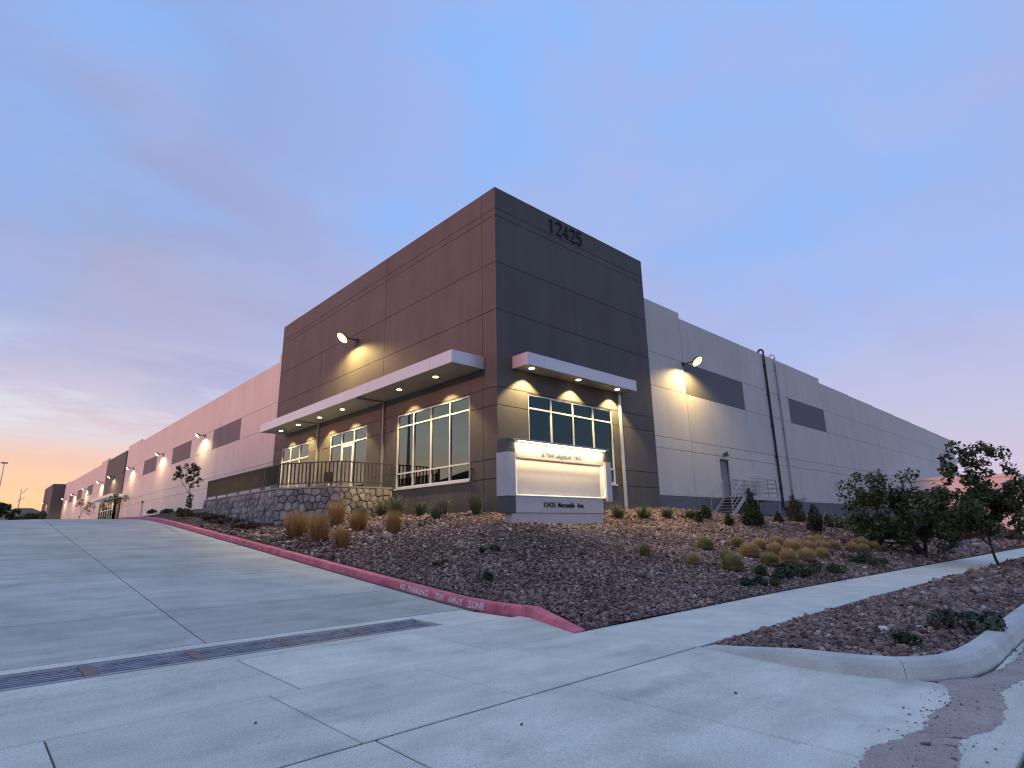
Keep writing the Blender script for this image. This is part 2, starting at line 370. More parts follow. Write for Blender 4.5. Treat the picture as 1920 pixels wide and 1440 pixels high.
# street asphalt beyond the gutter
st = MB()
xs = [-200, -20, -1, 40, 120, 300]
for a, b in zip(xs[:-1], xs[1:]):
    za, zb = float(street_z(a)) - .03, float(street_z(b)) - .03
    st.add([(a, -24, za), (b, -24, zb), (b, -15.06, zb), (a, -15.06, za)], [(0, 1, 2, 3)])
prop(st.build('street', M['asphalt']), kind='structure')

# slabs: every concrete bay is a piece with open joints on a dirty bed
def slab(parent, x0, x1, y0, y1, zf, mat, gap=0.015, t=0.05, nx=1, ny=1, name='slab', gapy=None):
    gapy = gapy if gapy is not None else (.022 if y0 < -9 else .030)
    if y1 - y0 < .5: gapy = .018
    xs = np.linspace(x0 + gap, x1 - gap, nx + 1); ys = np.linspace(y0 + gapy, y1 - gapy, ny + 1)
    X, Y = np.meshgrid(xs, ys); Z = np.asarray(zf(X, Y), float) + 0 * X; c = 0.006
    b = MB(); w = nx + 1
    top = [(float(X[j, i]), float(Y[j, i]), float(Z[j, i])) for j in range(ny + 1) for i in range(nx + 1)]
    b.add(top, [(j * w + i, j * w + i + 1, (j + 1) * w + i + 1, (j + 1) * w + i) for j in range(ny) for i in range(nx)])
    edge = [(0, i) for i in range(w)] + [(j, nx) for j in range(1, ny + 1)] + [(ny, i) for i in range(nx - 1, -1, -1)] + [(j, 0) for j in range(ny - 1, 0, -1)]
    n = len(edge); k = len(b.v)
    def off(j, i, d):
        sx = -1 if i == 0 else (1 if i == nx else 0); sy = -1 if j == 0 else (1 if j == ny else 0)
        return float(X[j, i]) + sx * d, float(Y[j, i]) + sy * d
    for j, i in edge:
        x, y = off(j, i, c); b.v.append((x, y, float(Z[j, i]) - c))
    for j, i in edge:
        x, y = off(j, i, c); b.v.append((x, y, float(Z[j, i]) - t))
    tid = [j * w + i for j, i in edge]
    for q in range(n):
        r = (q + 1) % n
        b.f.append((tid[r], tid[q], k + q, k + r)); b.f.append((k + r, k + q, k + n + q, k + n + r))
    return b.build(name, mat, parent)

drv = MB()
DX = [-60, -40, -30, -20.9, -16.1, -11.34, -6.7]
DY = [-6.5, -3.9, 0.3, 4.6, 9.0, 13.5, 18.0, 22.5, 27.0, 31.5, 40, 55, 80, 120, 200]
ys = np.unique(np.round(np.r_[-6.745, -6.5, np.arange(-6.25, 32, .5), 36, 40, 47, 55, 67, 80, 100, 120, 160, 200], 3))
driveway = grid_mesh('driveway', np.array([-60, -40, -30, -20.9, -16.1, -11.34, -6.5]), ys, lambda X, Y: drive_z(X, Y) - 0.010, M['joint_dirt'])
prop(driveway, kind='structure')
for a, b in zip(DX[:-1], DX[1:]):
    for c, d in zip(DY[:-1], DY[1:]):
        if a < -30 and d > 120: continue
        slab(driveway, a, b, c, d, drive_z, M['drive_concrete'], ny=max(3, int(min(d - c, 8) / 0.5)), nx=2)
# lot beyond the crest, alongside the warehouse
lot = MB()
for c, d in ((31.5, 60), (60, 120), (120, 210)):
    lot.add([(-6.7, c, lane_z(c) - .004), (0.5, c, lane_z(c) - .004), (0.5, d, lane_z(d) - .004), (-6.7, d, lane_z(d) - .004)], [(0, 1, 2, 3)])
prop(lot.build('parking_lot', M['concrete']), kind='structure')
# trench strip  y -7.9 .. -6.5
TX = [-60, -42, -30, -22, -16.6, -13.9, -8.0, -6.55]
strip_f = lambda X, Y: np.interp(Y, [-9.8, -6.8, -6.5], [0, 0.018, float(lane_z(-6.5))])
for a, b in ((-60, -40), (-40, -25), (-25, -18.7), (-8.04, -6.75)):
    slab(driveway, a, b, -7.9, -6.5, strip_f, M['concrete'], ny=6)
slab(driveway, -18.7, -8.04, -6.74, -6.5, strip_f, M['concrete'], nx=6, ny=3)
slab(driveway, -18.7, -8.04, -7.9, -7.62, strip_f, M['concrete'], nx=6)
for a, b in zip([-60, -40, -30, -22, -18.6, -16.2, -13.8, -11.38, -8.85], [-40, -30, -22, -18.6, -16.2, -13.8, -11.38, -8.85, -6.45]):
    slab(driveway, a, b, -9.8, -7.9, strip_f, M['concrete'], nx=2, ny=2)
# apron and gutter
AX = [-60, -40, -30, -24, -20.3, -17.9, -15.7, -13.65, -11.6, -9.45, -6.9]
for a, b in zip(AX[:-1], AX[1:]):
    slab(driveway, a, b, -14.5, -11.65, lambda X, Y: np.interp(Y, [-15, -14.5, -11.65], [-.03, -.02, 0.0]), M['concrete'], nx=2, ny=2)
for a, b in zip(list(range(-60, 120, 6)), list(range(-54, 126, 6))):
    slab(driveway, a, b, -15.05, -14.5, lambda X, Y: street_z(X) + np.interp(Y, [-15.05, -14.5], [-.012, -.022]), M['concrete'], nx=2)
bed = MB()
for a, b in zip(np.arange(-60, 120, 6.0), np.arange(-54, 126, 6.0)):
    za, zb = float(street_z(a)), float(street_z(b))
    for (y0, d0), (y1, d1) in (((-15.06, -.06), (-14.5, -.033)), ((-14.5, -.033), (-11.65, -.010)), ((-11.65, -.010), (-9.75, -.010))):
        bed.add([(a, y0, za + d0), (b, y0, zb + d0), (b, y1, zb + d1), (a, y1, za + d1)], [(0, 1, 2, 3)])
bed.add([(-60, -9.75, -.010), (-6.5, -9.75, -.010), (-6.5, -7.615, .003), (-60, -7.615, .003)], [(0, 1, 2, 3)])
prop(bed.build('pavement_bed', M['joint_dirt']), kind='structure')
# sidewalk
walk = MB()
for a, b in zip(np.arange(-60, 120, 6.0), np.arange(-54, 126, 6.0)):
    za, zb = float(street_z(a)) - .008, float(street_z(b)) - .008
    walk.add([(a, -11.65, za), (b, -11.65, zb), (b, -9.8, zb), (a, -9.8, za)], [(0, 1, 2, 3)])
sidewalk = prop(walk.build('sidewalk', M['joint_dirt']), kind='structure')
SX = [-60, -45, -34, -26, -22, -20.2, -18.5, -16.8, -15.1, -13.4, -11.7, -10.05, -8.6, -6.95] + [-6.95 + 1.62 * k for k in range(1, 67)]
for a, b in zip(SX[:-1], SX[1:]):
    slab(sidewalk, a, b, -11.65, -9.8, lambda X, Y: street_z(X) + 0.003, M['walk_concrete'] if a > -7.1 else M['concrete'], gap=0.013, gapy=.006 if a > -7.1 else None)

# trench drain grates
drain = thing('trench_drain', 'long steel trench drain grating set across the concrete driveway', 'drain', (-13.4, -7.18, 0.0))
ch = MB(); ch.box((-18.7, -7.62, -.3), (-8.04, -7.59, -0.002)); ch.box((-18.7, -6.77, -.3), (-8.04, -6.74, -0.002)); ch.box((-18.7, -7.62, -.32), (-8.04, -6.74, -.3))
ch.box((-60, -7.62, -.06), (-18.7, -6.74, -.05)); ch.build('channel', M['ink'], drain)
e = MB(); e.box((-18.7, -7.588, -.03), (-8.04, -7.56, .014)); e.box((-18.7, -6.80, -.03), (-8.04, -6.772, .016)); e.build('frame', M['galv'], drain)
gx = [-18.55, -17.4, -16.25, -15.1, -13.95, -12.8, -11.65, -10.5, -9.35, -8.1]
for a, b in zip(gx[:-1], gx[1:]):
    q = MB()
    for k in range(7):
        y = -7.50 + k * 0.108
        q.box((a + .07, y - .012, -.03), (b - .07, y + .012, .010))
    for k in range(8):
        x = a + .08 + k * (b - a - .16) / 7
        q.box((x - .006, -7.53, -.05), (x + .006, -6.83, -.022))
    q.build('grate', M['grate_steel'], drain)
    q = MB(); q.box((a + .065, -7.552, -.02), (b - .065, -7.53, .0125)); q.box((a + .065, -6.83, -.02), (b - .065, -6.808, .0125)); q.box((a + .065, -7.19, -.02), (b - .065, -7.168, .0125)); q.build('grate_edge', M['galv'], drain)
    q = MB(); q.box((a - .062, -7.55, -.03), (a + .062, -6.81, .011)); q.build('cover_plate', M['rust_plate'], drain)

# red kerb beside the driveway
kerb = thing('red_kerb', 'faded red painted kerb along the driveway with white stencilled warning', 'kerb', (-6.5, -6, 0.1))
def kprof(y):
    """offset x, height above the lane"""
    if y <= -8.2:
        t = max(0.0, (y + 9.8) / 1.6); return -7.2 + 0.65 * t, 0.005 + 0.145 * t
    return -6.55, 0.15
def kerb_piece(y0, y1, n):
    b = MB(); ys = np.linspace(y0 + .004, y1 - .004, n + 1); m = 6
    for y in ys:
        x, h = kprof(float(y)); z = float(lane_z(y)) + .002; r = min(.03, h * .4)
        b.v += [(x - .01, y, z - .2), (x - .01, y, z), (x + .012, y, z + h - r), (x + .035, y, z + h), (x + .23, y, z + h), (x + .25, y, z - .2)]
    for i in range(n):
        for k in range(m - 1): b.f.append((i * m + k, (i + 1) * m + k, (i + 1) * m + k + 1, i * m + k + 1))
    b.f += [tuple(range(m)), tuple(range(n * m + m - 1, n * m - 1, -1))]
    return b.build('kerb_section', M['red_paint'], kerb)
for a, b, n in [(-9.8, -8.2, 4), (-8.2, -6.95, 2), (-6.95, -3.9, 4), (-3.9, -.9, 3), (-.9, 2.1, 3), (2.1, 5.1, 3), (5.1, 8.1, 3), (8.1, 11.1, 3), (11.1, 14.1, 3), (14.1, 17.1, 3), (17.1, 20.1, 3), (20.1, 23.1, 3), (23.1, 26.1, 3), (26.1, 29.1, 3), (29.1, 32.1, 3)]:
    kerb_piece(a, b, n)
for body, y0, w in (('NO', -3.92, .22), ('PARKING', -4.24, .79), ('TOW', -5.31, .31), ('AWAY', -5.77, .48), ('ZONE', -6.42, .51)):
    vs, fs = text_verts(body, 0.172, 0.002, 0.0055, 1.05)
    wid = max(v[0] for v in vs); b = MB()
    b.add([(-6.5555 + (v[1] / .15) * .0215 - v[2] - .004, y0 - v[0] * w / wid, float(lane_z(y0 - v[0] * w / wid)) + .012 + v[1]) for v in vs], fs)
    b.build('stencil_lettering', M['stencil'], kerb)

# kerb round the parkway strip
pk = thing('parkway_kerb', 'rounded grey concrete kerb curving round the stone parkway strip', 'kerb', (-6.5, -13, 0))
path = [(-6.95, -11.72), (-7.03, -12.1), (-7.1, -12.5), (-7.16, -12.9), (-7.18, -13.3), (-7.12, -13.66), (-6.98, -13.98), (-6.74, -14.22), (-6.42, -14.38), (-6.0, -14.46), (-5.4, -14.5)]
path = [Vector((x, y, 0)) for x, y in path] + [Vector((x, -14.5, 0)) for x in (-4.2, -3, -1.2)]
_full = None
def sweep(parent, pts, hs, name, t0=None, t1=None):
    b = MB(); m = 7; n = len(pts)
    for i, p in enumerate(pts):
        d = (pts[min(i + 1, n - 1)] - pts[max(i - 1, 0)]).normalized()
        if i == 0 and t0: d = t0
        if i == n - 1 and t1: d = t1
        inn = Vector((-d.y, d.x, 0))
        z = float(street_z(p.x)); h = hs[i]
        for o_, zz in ((0.0, -.15), (0.0, -.012), (.035, h * .62), (.075, h * .93), (.115, h), (.25, h), (.27, -.15)):
            q = p + inn * o_; b.v.append((q.x, q.y, z + zz))
    for i in range(n - 1):
        for k in range(m - 1): b.f.append((i * m + k, (i + 1) * m + k, (i + 1) * m + k + 1, i * m + k + 1))
    b.f += [tuple(range(m)), tuple(range(n * m - 1, n * m - m - 1, -1))]
    o = b.build(name, M['kerb_concrete'], parent, smooth_=False)
    return o
hts = [.012, .05, .095, .135] + [.15] * 40
tg = lambda k: (path[k + 1] - path[k - 1]).normalized()
sweep(pk, path[:7], hts[:7], 'kerb_section', t1=tg(6))
sweep(pk, [path[6] + tg(6) * .006] + path[7:12], [.15] * 6, 'kerb_section', t0=tg(6), t1=tg(11))
sweep(pk, [path[11] + tg(11) * .006] + path[12:], [.15] * 3, 'kerb_section', t0=tg(11), t1=Vector((1, 0, 0)))
for k in range(40):
    x = -1.18 + 3 * k; sweep(pk, [Vector((x, -14.5, 0)), Vector((x + 1.5, -14.5, 0)), Vector((x + 2.98, -14.5, 0))], [.15] * 3, 'kerb_section')

# washed-out sand in the gutter: thin irregular sheet
def sand_patch():
    top = [(-3.0, -14.56), (-5.2, -14.6), (-6.0, -14.52), (-6.4, -14.46), (-6.8, -14.2), (-7.1, -14.32), (-7.5, -14.42), (-8.1, -14.38), (-8.5, -14.44), (-8.9, -14.36), (-9.2, -14.27), (-9.55, -14.3), (-9.9, -14.42), (-10.6, -14.5)]
    bot = [(-10.6, -14.62), (-9.9, -14.72), (-9.3, -14.82), (-8.9, -14.73), (-8.6, -14.69), (-8.3, -14.8), (-7.9, -14.84), (-7.4, -14.8), (-6.9, -14.7), (-6.5, -14.74), (-6.0, -14.84), (-5.4, -14.78), (-4.4, -14.84), (-3.0, -14.8)]
    def dense(pl):
        o_ = []
        for (x0, y0), (x1, y1) in zip(pl[:-1], pl[1:]):
            for k in range(10):
                t = k / 10; a = .018 if 0 < k else 0.008
                o_.append((x0 + (x1 - x0) * t + random.uniform(-a, a), y0 + (y1 - y0) * t + random.uniform(-a, a)))
        return o_ + [pl[-1]]
    T = dense(top); B = dense(bot)[::-1]; n = min(len(T), len(B)); b = MB(); m = 7
    for i in range(n):
        for k in range(m):
            t = k / (m - 1); x = T[i][0] * (1 - t) + B[i][0] * t; y = T[i][1] * (1 - t) + B[i][1] * t
            bz = float(np.interp(y, [-15.05, -14.5, -11.65], [-.012, -.0215, 0])) + float(street_z(x))
            b.v.append((x, y, bz + (0.0005 if k in (0, m - 1) else .006 + random.uniform(0, .004))))
    b.f = [(i * m + k, i * m + k + 1, (i + 1) * m + k + 1, (i + 1) * m + k) for i in range(n - 1) for k in range(m - 1)]
    return prop(b.build('sand', M['sand'], smooth_=True), kind='stuff')
sand_patch()

# gravel beds
xs = np.r_[np.arange(-6.42, 14, .4), np.arange(14, 40, 1.0), np.arange(40, 101, 3.0)]
gravel_bed = prop(grid_mesh('gravel_bed', xs, np.r_[-9.803, np.arange(-9.6, .7, .38), .7], tz, M['dirt']), kind='structure')
prop(grid_mesh('planting_bed', np.arange(-6.42, .75, .4), np.arange(.68, 33, .5), tz, M['dirt']), kind='structure')
kb = MB(); n_ = 8
for k in range(n_ + 1):
    y = -9.803 + (9.803 - 7.9) * k / n_; xk = -6.39 if y > -8.2 else -7.2 + 0.65 * max(0, (y + 9.8) / 1.6) + .16
    kb.v += [(min(xk, -6.4), y, .02 + .10 * k / n_), (-6.38, y, gz(-6.4, y) - .004)]
kb.f = [(2 * k, 2 * k + 1, 2 * k + 3, 2 * k + 2) for k in range(n_)]
prop(kb.build('gravel_corner', M['dirt']), kind='structure')
pz = lambda X, Y: street_z(X) + np.interp(Y, [-14.35, -13.9, -13.0, -12.1, -11.62], [.055, .075, .07, .02, -.035])
xs = np.r_[np.arange(-6.95, 14, .4), np.arange(14, 101, 2.5)]
def pk_z(X, Y):
    Z = pz(X, Y)
    left_edge = np.interp(Y, [-14.35, -14.1, -13.7, -13.2, -12.5, -11.6], [-5.9, -6.75, -6.95, -7.0, -6.95, -6.85])
    return np.where(X < left_edge - .02, -.2, Z)
prop(grid_mesh('parkway_bed', xs, np.linspace(-14.36, -11.64, 14), pk_z, M['dirt']), kind='structure')

# crushed rock
PHI = (1 + 5 ** .5) / 2
ICO_V = np.array([(-1, PHI, 0), (1, PHI, 0), (-1, -PHI, 0), (1, -PHI, 0), (0, -1, PHI), (0, 1, PHI), (0, -1, -PHI), (0, 1, -PHI), (PHI, 0, -1), (PHI, 0, 1), (-PHI, 0, -1), (-PHI, 0, 1)]) / 1.902
ICO_F = np.array([(0, 11, 5), (0, 5, 1), (0, 1, 7), (0, 7, 10), (0, 10, 11), (1, 5, 9), (5, 11, 4), (11, 10, 2), (10, 7, 6), (7, 1, 8), (3, 9, 4), (3, 4, 2), (3, 2, 6), (3, 6, 8), (3, 8, 9), (4, 9, 5), (2, 4, 11), (6, 2, 10), (8, 6, 7), (9, 8, 1)])
def rot_mats(n, tilt=.5):
    yaw = rng.uniform(0, 2 * np.pi, n); ax = rng.normal(0, tilt, n); ay = rng.normal(0, tilt, n)
    cz, sz, cx_, sx_, cy2, sy2 = np.cos(yaw), np.sin(yaw), np.cos(ax), np.sin(ax), np.cos(ay), np.sin(ay)
    Z = np.zeros(n); O = np.ones(n)
    Rz = np.stack([cz, -sz, Z, sz, cz, Z, Z, Z, O], -1).reshape(n, 3, 3)
    Rx = np.stack([O, Z, Z, Z, cx_, -sx_, Z, sx_, cx_], -1).reshape(n, 3, 3)
    Ry = np.stack([cy2, Z, sy2, Z, O, Z, -sy2, Z, cy2], -1).reshape(n, 3, 3)
    return Rz @ Rx @ Ry
VAR = []
for k in range(60):
    v = ICO_V * (1 + rng.normal(0, .24, (12, 1))) + rng.normal(0, .14, (12, 3))
    VAR.append(v * np.array([rng.uniform(.8, 1.35), rng.uniform(.65, 1.0), rng.uniform(.30, .55)]))
VAR = np.array(VAR)
def rocks(px, py, pz_, size):
    n = len(px); v = VAR[rng.integers(0, len(VAR), n)] * size[:, None, None]
    v = np.einsum('nij,nkj->nki', rot_mats(n, .5), v)
    v += np.stack([px, py, pz_ + size * .30], -1)[:, None, :]
    return v
def scatter(x0, x1, y0, y1, dens):
    n = int((x1 - x0) * (y1 - y0) * dens)
    return rng.uniform(x0, x1, n), rng.uniform(y0, y1, n)
RX, RY, RS = [], [], []
for x0, x1, y0, y1, de, s in [(-7.1, 4, -9.79, .3, 430, .0335), (4, 14, -9.79, .3, 240, .043), (14, 28, -9.76, .4, 60, .078), (28, 60, -9.6, .3, 10, .15), (-6.2, -4.6, .3, 14, 80, .062), (-4.6, -.1, .3, 7.0, 120, .06)]:
    x, y = scatter(x0, x1, y0, y1, de); RX.append(x); RY.append(y); RS.append(s * rng.lognormal(-.03, .32, len(x)))
RX, RY, RS = np.concatenate(RX), np.concatenate(RY), np.concatenate(RS)
keep = ~((RX > 0) & (RY > -.1) & (RX < 10.6)) & ~((RX > 10.6) & (RY > .55)) & ~((RX > -2.1) & (RX < 2.3) & (RY > -2.9) & (RY < -2.6))
keep &= ~((RX > 56.5) & (RY > -9.1))
keep &= RX > np.where(RY < -8.2, -7.2 + 0.65 * (RY + 9.8) / 1.6, -6.55) + .31
RX, RY, RS = RX[keep], RY[keep], RS[keep]
RZ = np.concatenate([tz(a, b) for a, b in zip(np.array_split(RX, 40), np.array_split(RY, 40))])
x1, y1 = scatter(-6.9, 4, -14.24, -11.70, 620); x2, y2 = scatter(4, 24, -14.2, -11.72, 110); x3, y3 = scatter(24, 60, -14.2, -11.72, 12)
x, y = np.r_[x1, x2, x3], np.r_[y1, y2, y3]; s = np.r_[np.full(len(x1), .0295), np.full(len(x2), .054), np.full(len(x3), .14)] * rng.lognormal(-.03, .36, len(x))
le = np.interp(y, [-14.35, -14.1, -13.7, -13.2, -12.5, -11.6], [-5.6, -6.45, -6.72, -6.8, -6.78, -6.68]); k = x > le
x, y, s = x[k], y[k], s[k]
RX, RY, RZ, RS = np.r_[RX, x], np.r_[RY, y], np.r_[RZ, pz(x, y)], np.r_[RS, s]
TONE = np.clip(rng.normal(.45, .26, len(RX)) + .12 * np.sin(RX * 1.3 + 2 * np.sin(RY)) * .6, 0, .96)
TONE[rng.random(len(RX)) < .006] = 1.0
RV = rocks(RX, RY, RZ, RS)
dist = np.sqrt((RX - EYE.x) ** 2 + (RY - EYE.y) ** 2)
# in-frame test so that the individually built stones are the ones seen largest
rel = np.stack([RX - EYE.x, RY - EYE.y, RZ - EYE.z], -1); fz = rel @ np.array(fwd); u_ = (rel @ np.array(right)) / fz * F_PX
score = np.where(np.abs(u_) < 940, np.minimum(RS, .075) / dist, 0)
order = np.argsort(-score); big, rest = order[:290], order[290:]
nR = len(rest)
V = RV[rest].reshape(-1, 3); F = (ICO_F[None] + 12 * np.arange(nR)[:, None, None]).reshape(-1, 3)
prop(np_mesh('gravel', V, F, M['rock'], tone=np.repeat(TONE[rest], 12)), kind='stuff')
for i in big:
    np_mesh('stone', RV[i], ICO_F, M['rock'], gravel_bed, tone=np.full(12, TONE[i]))

n_ = 900; gx_ = rng.uniform(-10.4, -3.2, n_); gy_ = -14.55 + rng.normal(0, .16, n_); k = (gy_ < -14.2) & (gy_ > -15.0)
k &= ~((gx_ > -6.9) & (gy_ > -14.52)); gx_, gy_ = gx_[k], gy_[k]; gs_ = rng.lognormal(-5.0, .45, len(gx_))
GV = rocks(gx_, gy_, np.interp(gy_, [-15.05, -14.5, -11.65], [-.012, -.0215, 0]) + np.asarray(street_z(gx_)) + .002, gs_)
prop(np_mesh('grit', GV.reshape(-1, 3), (ICO_F[None] + 12 * np.arange(len(gx_))[:, None, None]).reshape(-1, 3), M['rock'], tone=np.repeat(rng.uniform(.3, 1, len(gx_)), 12)), kind='stuff')

# ridge across the lot that shades the lower walls
yy = np.linspace(-400, 700, 300); xx = np.array([-320, -240, -190, -165, -150, -140, -130, -122])
def ridge_z(X, Y):
    h = 31.5 + 2.2 * np.sin(Y * .012 + 1) + 1.3 * np.sin(Y * .045) + .6 * np.sin(Y * .13 + 2)
    t = np.clip((Y + 12) / 18, 0, 1); h = h * (1.19 - .19 * t * t * (3 - 2 * t))
    return -1.5 + h * np.interp(X, [-320, -240, -190, -165, -150, -140, -130, -122], [0, .75, 1.0, 1.0, .92, .7, .35, 0])
prop(grid_mesh('hills', xx, yy, ridge_z, M['ridge']), kind='structure')

# ================================================================== WAREHOUSE
W = thing('warehouse', 'long pale tilt-up warehouse with dark corner office tower and lit canopies', 'warehouse', (0, 0, 2.1))
def panel(axis, plane, depth, u0, u1, v0, v1, mat, holes=(), gap=.012, name='wall_panel', vtop=None):
    """flat precast panel: axis 'x' faces -X (u = y), axis 'y' faces -Y (u = x); holes (u0,u1,v0,v1) are cut through"""
    a0, a1, b0, b1 = u0 + gap, u1 - gap, v0 + gap, v1 - (gap if vtop is None else 0)
    us = sorted({a0, a1, *[min(max(q, a0), a1) for h in holes for q in h[:2]]})
    vs_ = sorted({b0, b1, *[min(max(q, b0), b1) for h in holes for q in h[2:]]})
    solid = {}
    for i in range(len(us) - 1):
        for j in range(len(vs_) - 1):
            cu, cv = (us[i] + us[i + 1]) / 2, (vs_[j] + vs_[j + 1]) / 2
            solid[i, j] = not any(h[0] < cu < h[1] and h[2] < cv < h[3] for h in holes)
    if not any(solid.values()): return None
    P = (lambda u, v, d: (plane + d, u, v)) if axis == 'x' else (lambda u, v, d: (u, plane + d, v))
    flip = axis == 'x'
    todo = {k for k, ok in solid.items() if ok}
    while todo:                                   # an opening may cut the row into separate panels
        comp = set(); stack = [min(todo)]
        while stack:
            c_ = stack.pop()
            if c_ in todo:
                todo.discard(c_); comp.add(c_); i, j = c_; stack += [(i + 1, j), (i - 1, j), (i, j + 1), (i, j - 1)]
        b = MB(); idx = {}
        def vid(i, j, d):
            if (i, j, d) not in idx: idx[i, j, d] = len(b.v); b.v.append(P(us[i], vs_[j], d))
            return idx[i, j, d]
        def face(*q): b.f.append(tuple(q[::-1]) if flip else tuple(q))
        for i, j in sorted(comp):
            face(vid(i, j, 0), vid(i + 1, j, 0), vid(i + 1, j + 1, 0), vid(i, j + 1, 0))
            for (di, dj, p, q) in ((0, -1, (i, j), (i + 1, j)), (1, 0, (i + 1, j), (i + 1, j + 1)), (0, 1, (i + 1, j + 1), (i, j + 1)), (-1, 0, (i, j + 1), (i, j))):
                if (i + di, j + dj) not in comp:
                    face(vid(*q, 0), vid(*p, 0), vid(*p, depth), vid(*q, depth))
        b.build(name, mat, W)

WT = .15
# cores (what the open joints show)
c = MB(); c.box((WT + .01, WT + .01, 1.0), (10.58, 22.38, 15.5)); c.build('tower_core', M['joint'], W)
c = MB(); c.box((10.6, .77, .2), (88.0, 60, 12.6)); c.box((.77, 22.5, 1.6), (60, 150, 12.6)); c.build('hall_core', M['joint_light'], W)
c = MB(); c.box((10.6, .9, 12.6), (87.9, 60, 12.75)); c.box((.9, 22.5, 12.6), (60, 149.9, 12.75)); c.build('roof', M['roof'], W)
c = MB(); c.box((.2, .2, 15.5), (10.5, 22.3, 15.55)); c.build('roof', M['roof'], W)
c = MB(); c.box((.35, 20.5, 15.0), (5.0, 22.42, 16.02)); c.build('parapet_block', M['light_paint'], W)
TROW = [1.2, 3.40, 4.13, 6.19, 6.91, 10.10, 12.18, 14.30, 14.62, 15.61]
RWIN = (1.66, 7.15, 3.45, 6.87)
LWIN = [(1.70, 7.15, 3.45, 6.87), (10.02, 14.12, 3.5, 6.87), (16.92, 21.02, 3.5, 6.87)]
for v0, v1 in zip(TROW[:-1], TROW[1:]):
    vt = 0 if v1 > 15.6 else None
    panel('y', 0, WT, 0 - .012, 10.6, v0, v1, M['dark_paint'], [RWIN], vtop=vt)
    for u0_, u1_ in zip([WT - .012, .85, 8.6, 15.95], [.85, 8.6, 15.95, 22.4]):
        panel('x', 0, WT, u0_, u1_, v0, v1, M['dark_paint'], LWIN, vtop=vt)
panel('x', .3, WT, 22.4, 22.95, 2.0, 10.1, M['dark_paint'])
# return face of the tower on the far right end
c = MB(); c.box((10.58, .002, 1.2), (10.6, 22.3, 15.6)); c.build('return_wall', M['dark_paint'], W)
# long wall facing the street
ROW = [3.11, 5.60, 6.20, 8.95, 10.85]
RC = [10.62, 15.1, 22.5, 29.95, 37.2] + [37.2 + 7.257 * k for k in range(1, 8)]
DOOR = (18.22, 19.22, 3.22, 5.37)
for i, (a, b) in enumerate(zip(RC[:-1], RC[1:])):
    top = 13.93 if i == 0 else 13.58 if i < 4 else 13.2 - .055 * (i - 4)
    panel('y', .6, WT, a, b, .3, ROW[0], M['dado_paint'])
    rows = ROW + [top]
    for j, (v0, v1) in enumerate(zip(rows[:-1], rows[1:])):
        mt = M['accent_paint'] if (j == 3 and i in (1, 3)) else M['light_paint']
        panel('y', .6, WT, a, b, v0, v1, mt, [DOOR], vtop=0 if v1 == top else None)
c = MB(); c.box((87.98, .62, .3), (88.0, 60, 12.9)); c.build('end_wall', M['light_paint'], W)
# long wall facing the driveway
ROWL = [1.6, 5.60, 6.39, 8.92, 10.65]
LC = [22.95, 24.35, 31.5, 38.65, 45.6, 52.6, 59.6, 66.3, 69.8, 77.9]
LT = [14.2, 13.62, 13.62, 13.6, 13.6, 13.58, 13.55, 13.52, 13.86]
LC2 = [92.9, 100.0, 105.6, 111.5, 118.4, 124.6, 131.0, 137.0, 141.0, 147.0]
LT2 = [13.8, 13.4, 13.4, 13.4, 13.4, 13.4, 13.4, 13.4, 13.7]
for cols, tops, dark in ((LC, LT, (2, 4, 6)), (LC2, LT2, (2, 4, 6))):
    for i, (a, b) in enumerate(zip(cols[:-1], cols[1:])):
        rows = ROWL + [tops[i]]
        for j, (v0, v1) in enumerate(zip(rows[:-1], rows[1:])):
            panel('x', .6, WT, a, b, v0, v1, M['accent_paint'] if j == 3 and i in dark else M['light_paint'], vtop=0 if v1 == tops[i] else None)
# second entrance block, far along the driveway side
for v0, v1 in zip([2, 7.3, 10.3, 13.32], [7.3, 10.3, 13.32]):
    panel('x', .45, WT, 77.9, 92.9, v0, v1, M['dark_paint'], [(80, 91.4, 3, 6.7)], gap=.02)
c = MB(); c.box((.45, 92.88, 2), (.62, 92.9, 13.3)); c.build('return_wall', M['dark_paint'], W)
# third block at the far end, sticking out of the wall line
c = MB(); c.box((-1.6, 147, 2.5), (8, 166, 13.55)); c.build('end_block', M['dark_paint'], W)
c = MB(); c.box((-2.4, 151, 7.0), (-1.62, 163, 7.5)); c.build('canopy', M['metal_panel'], W)

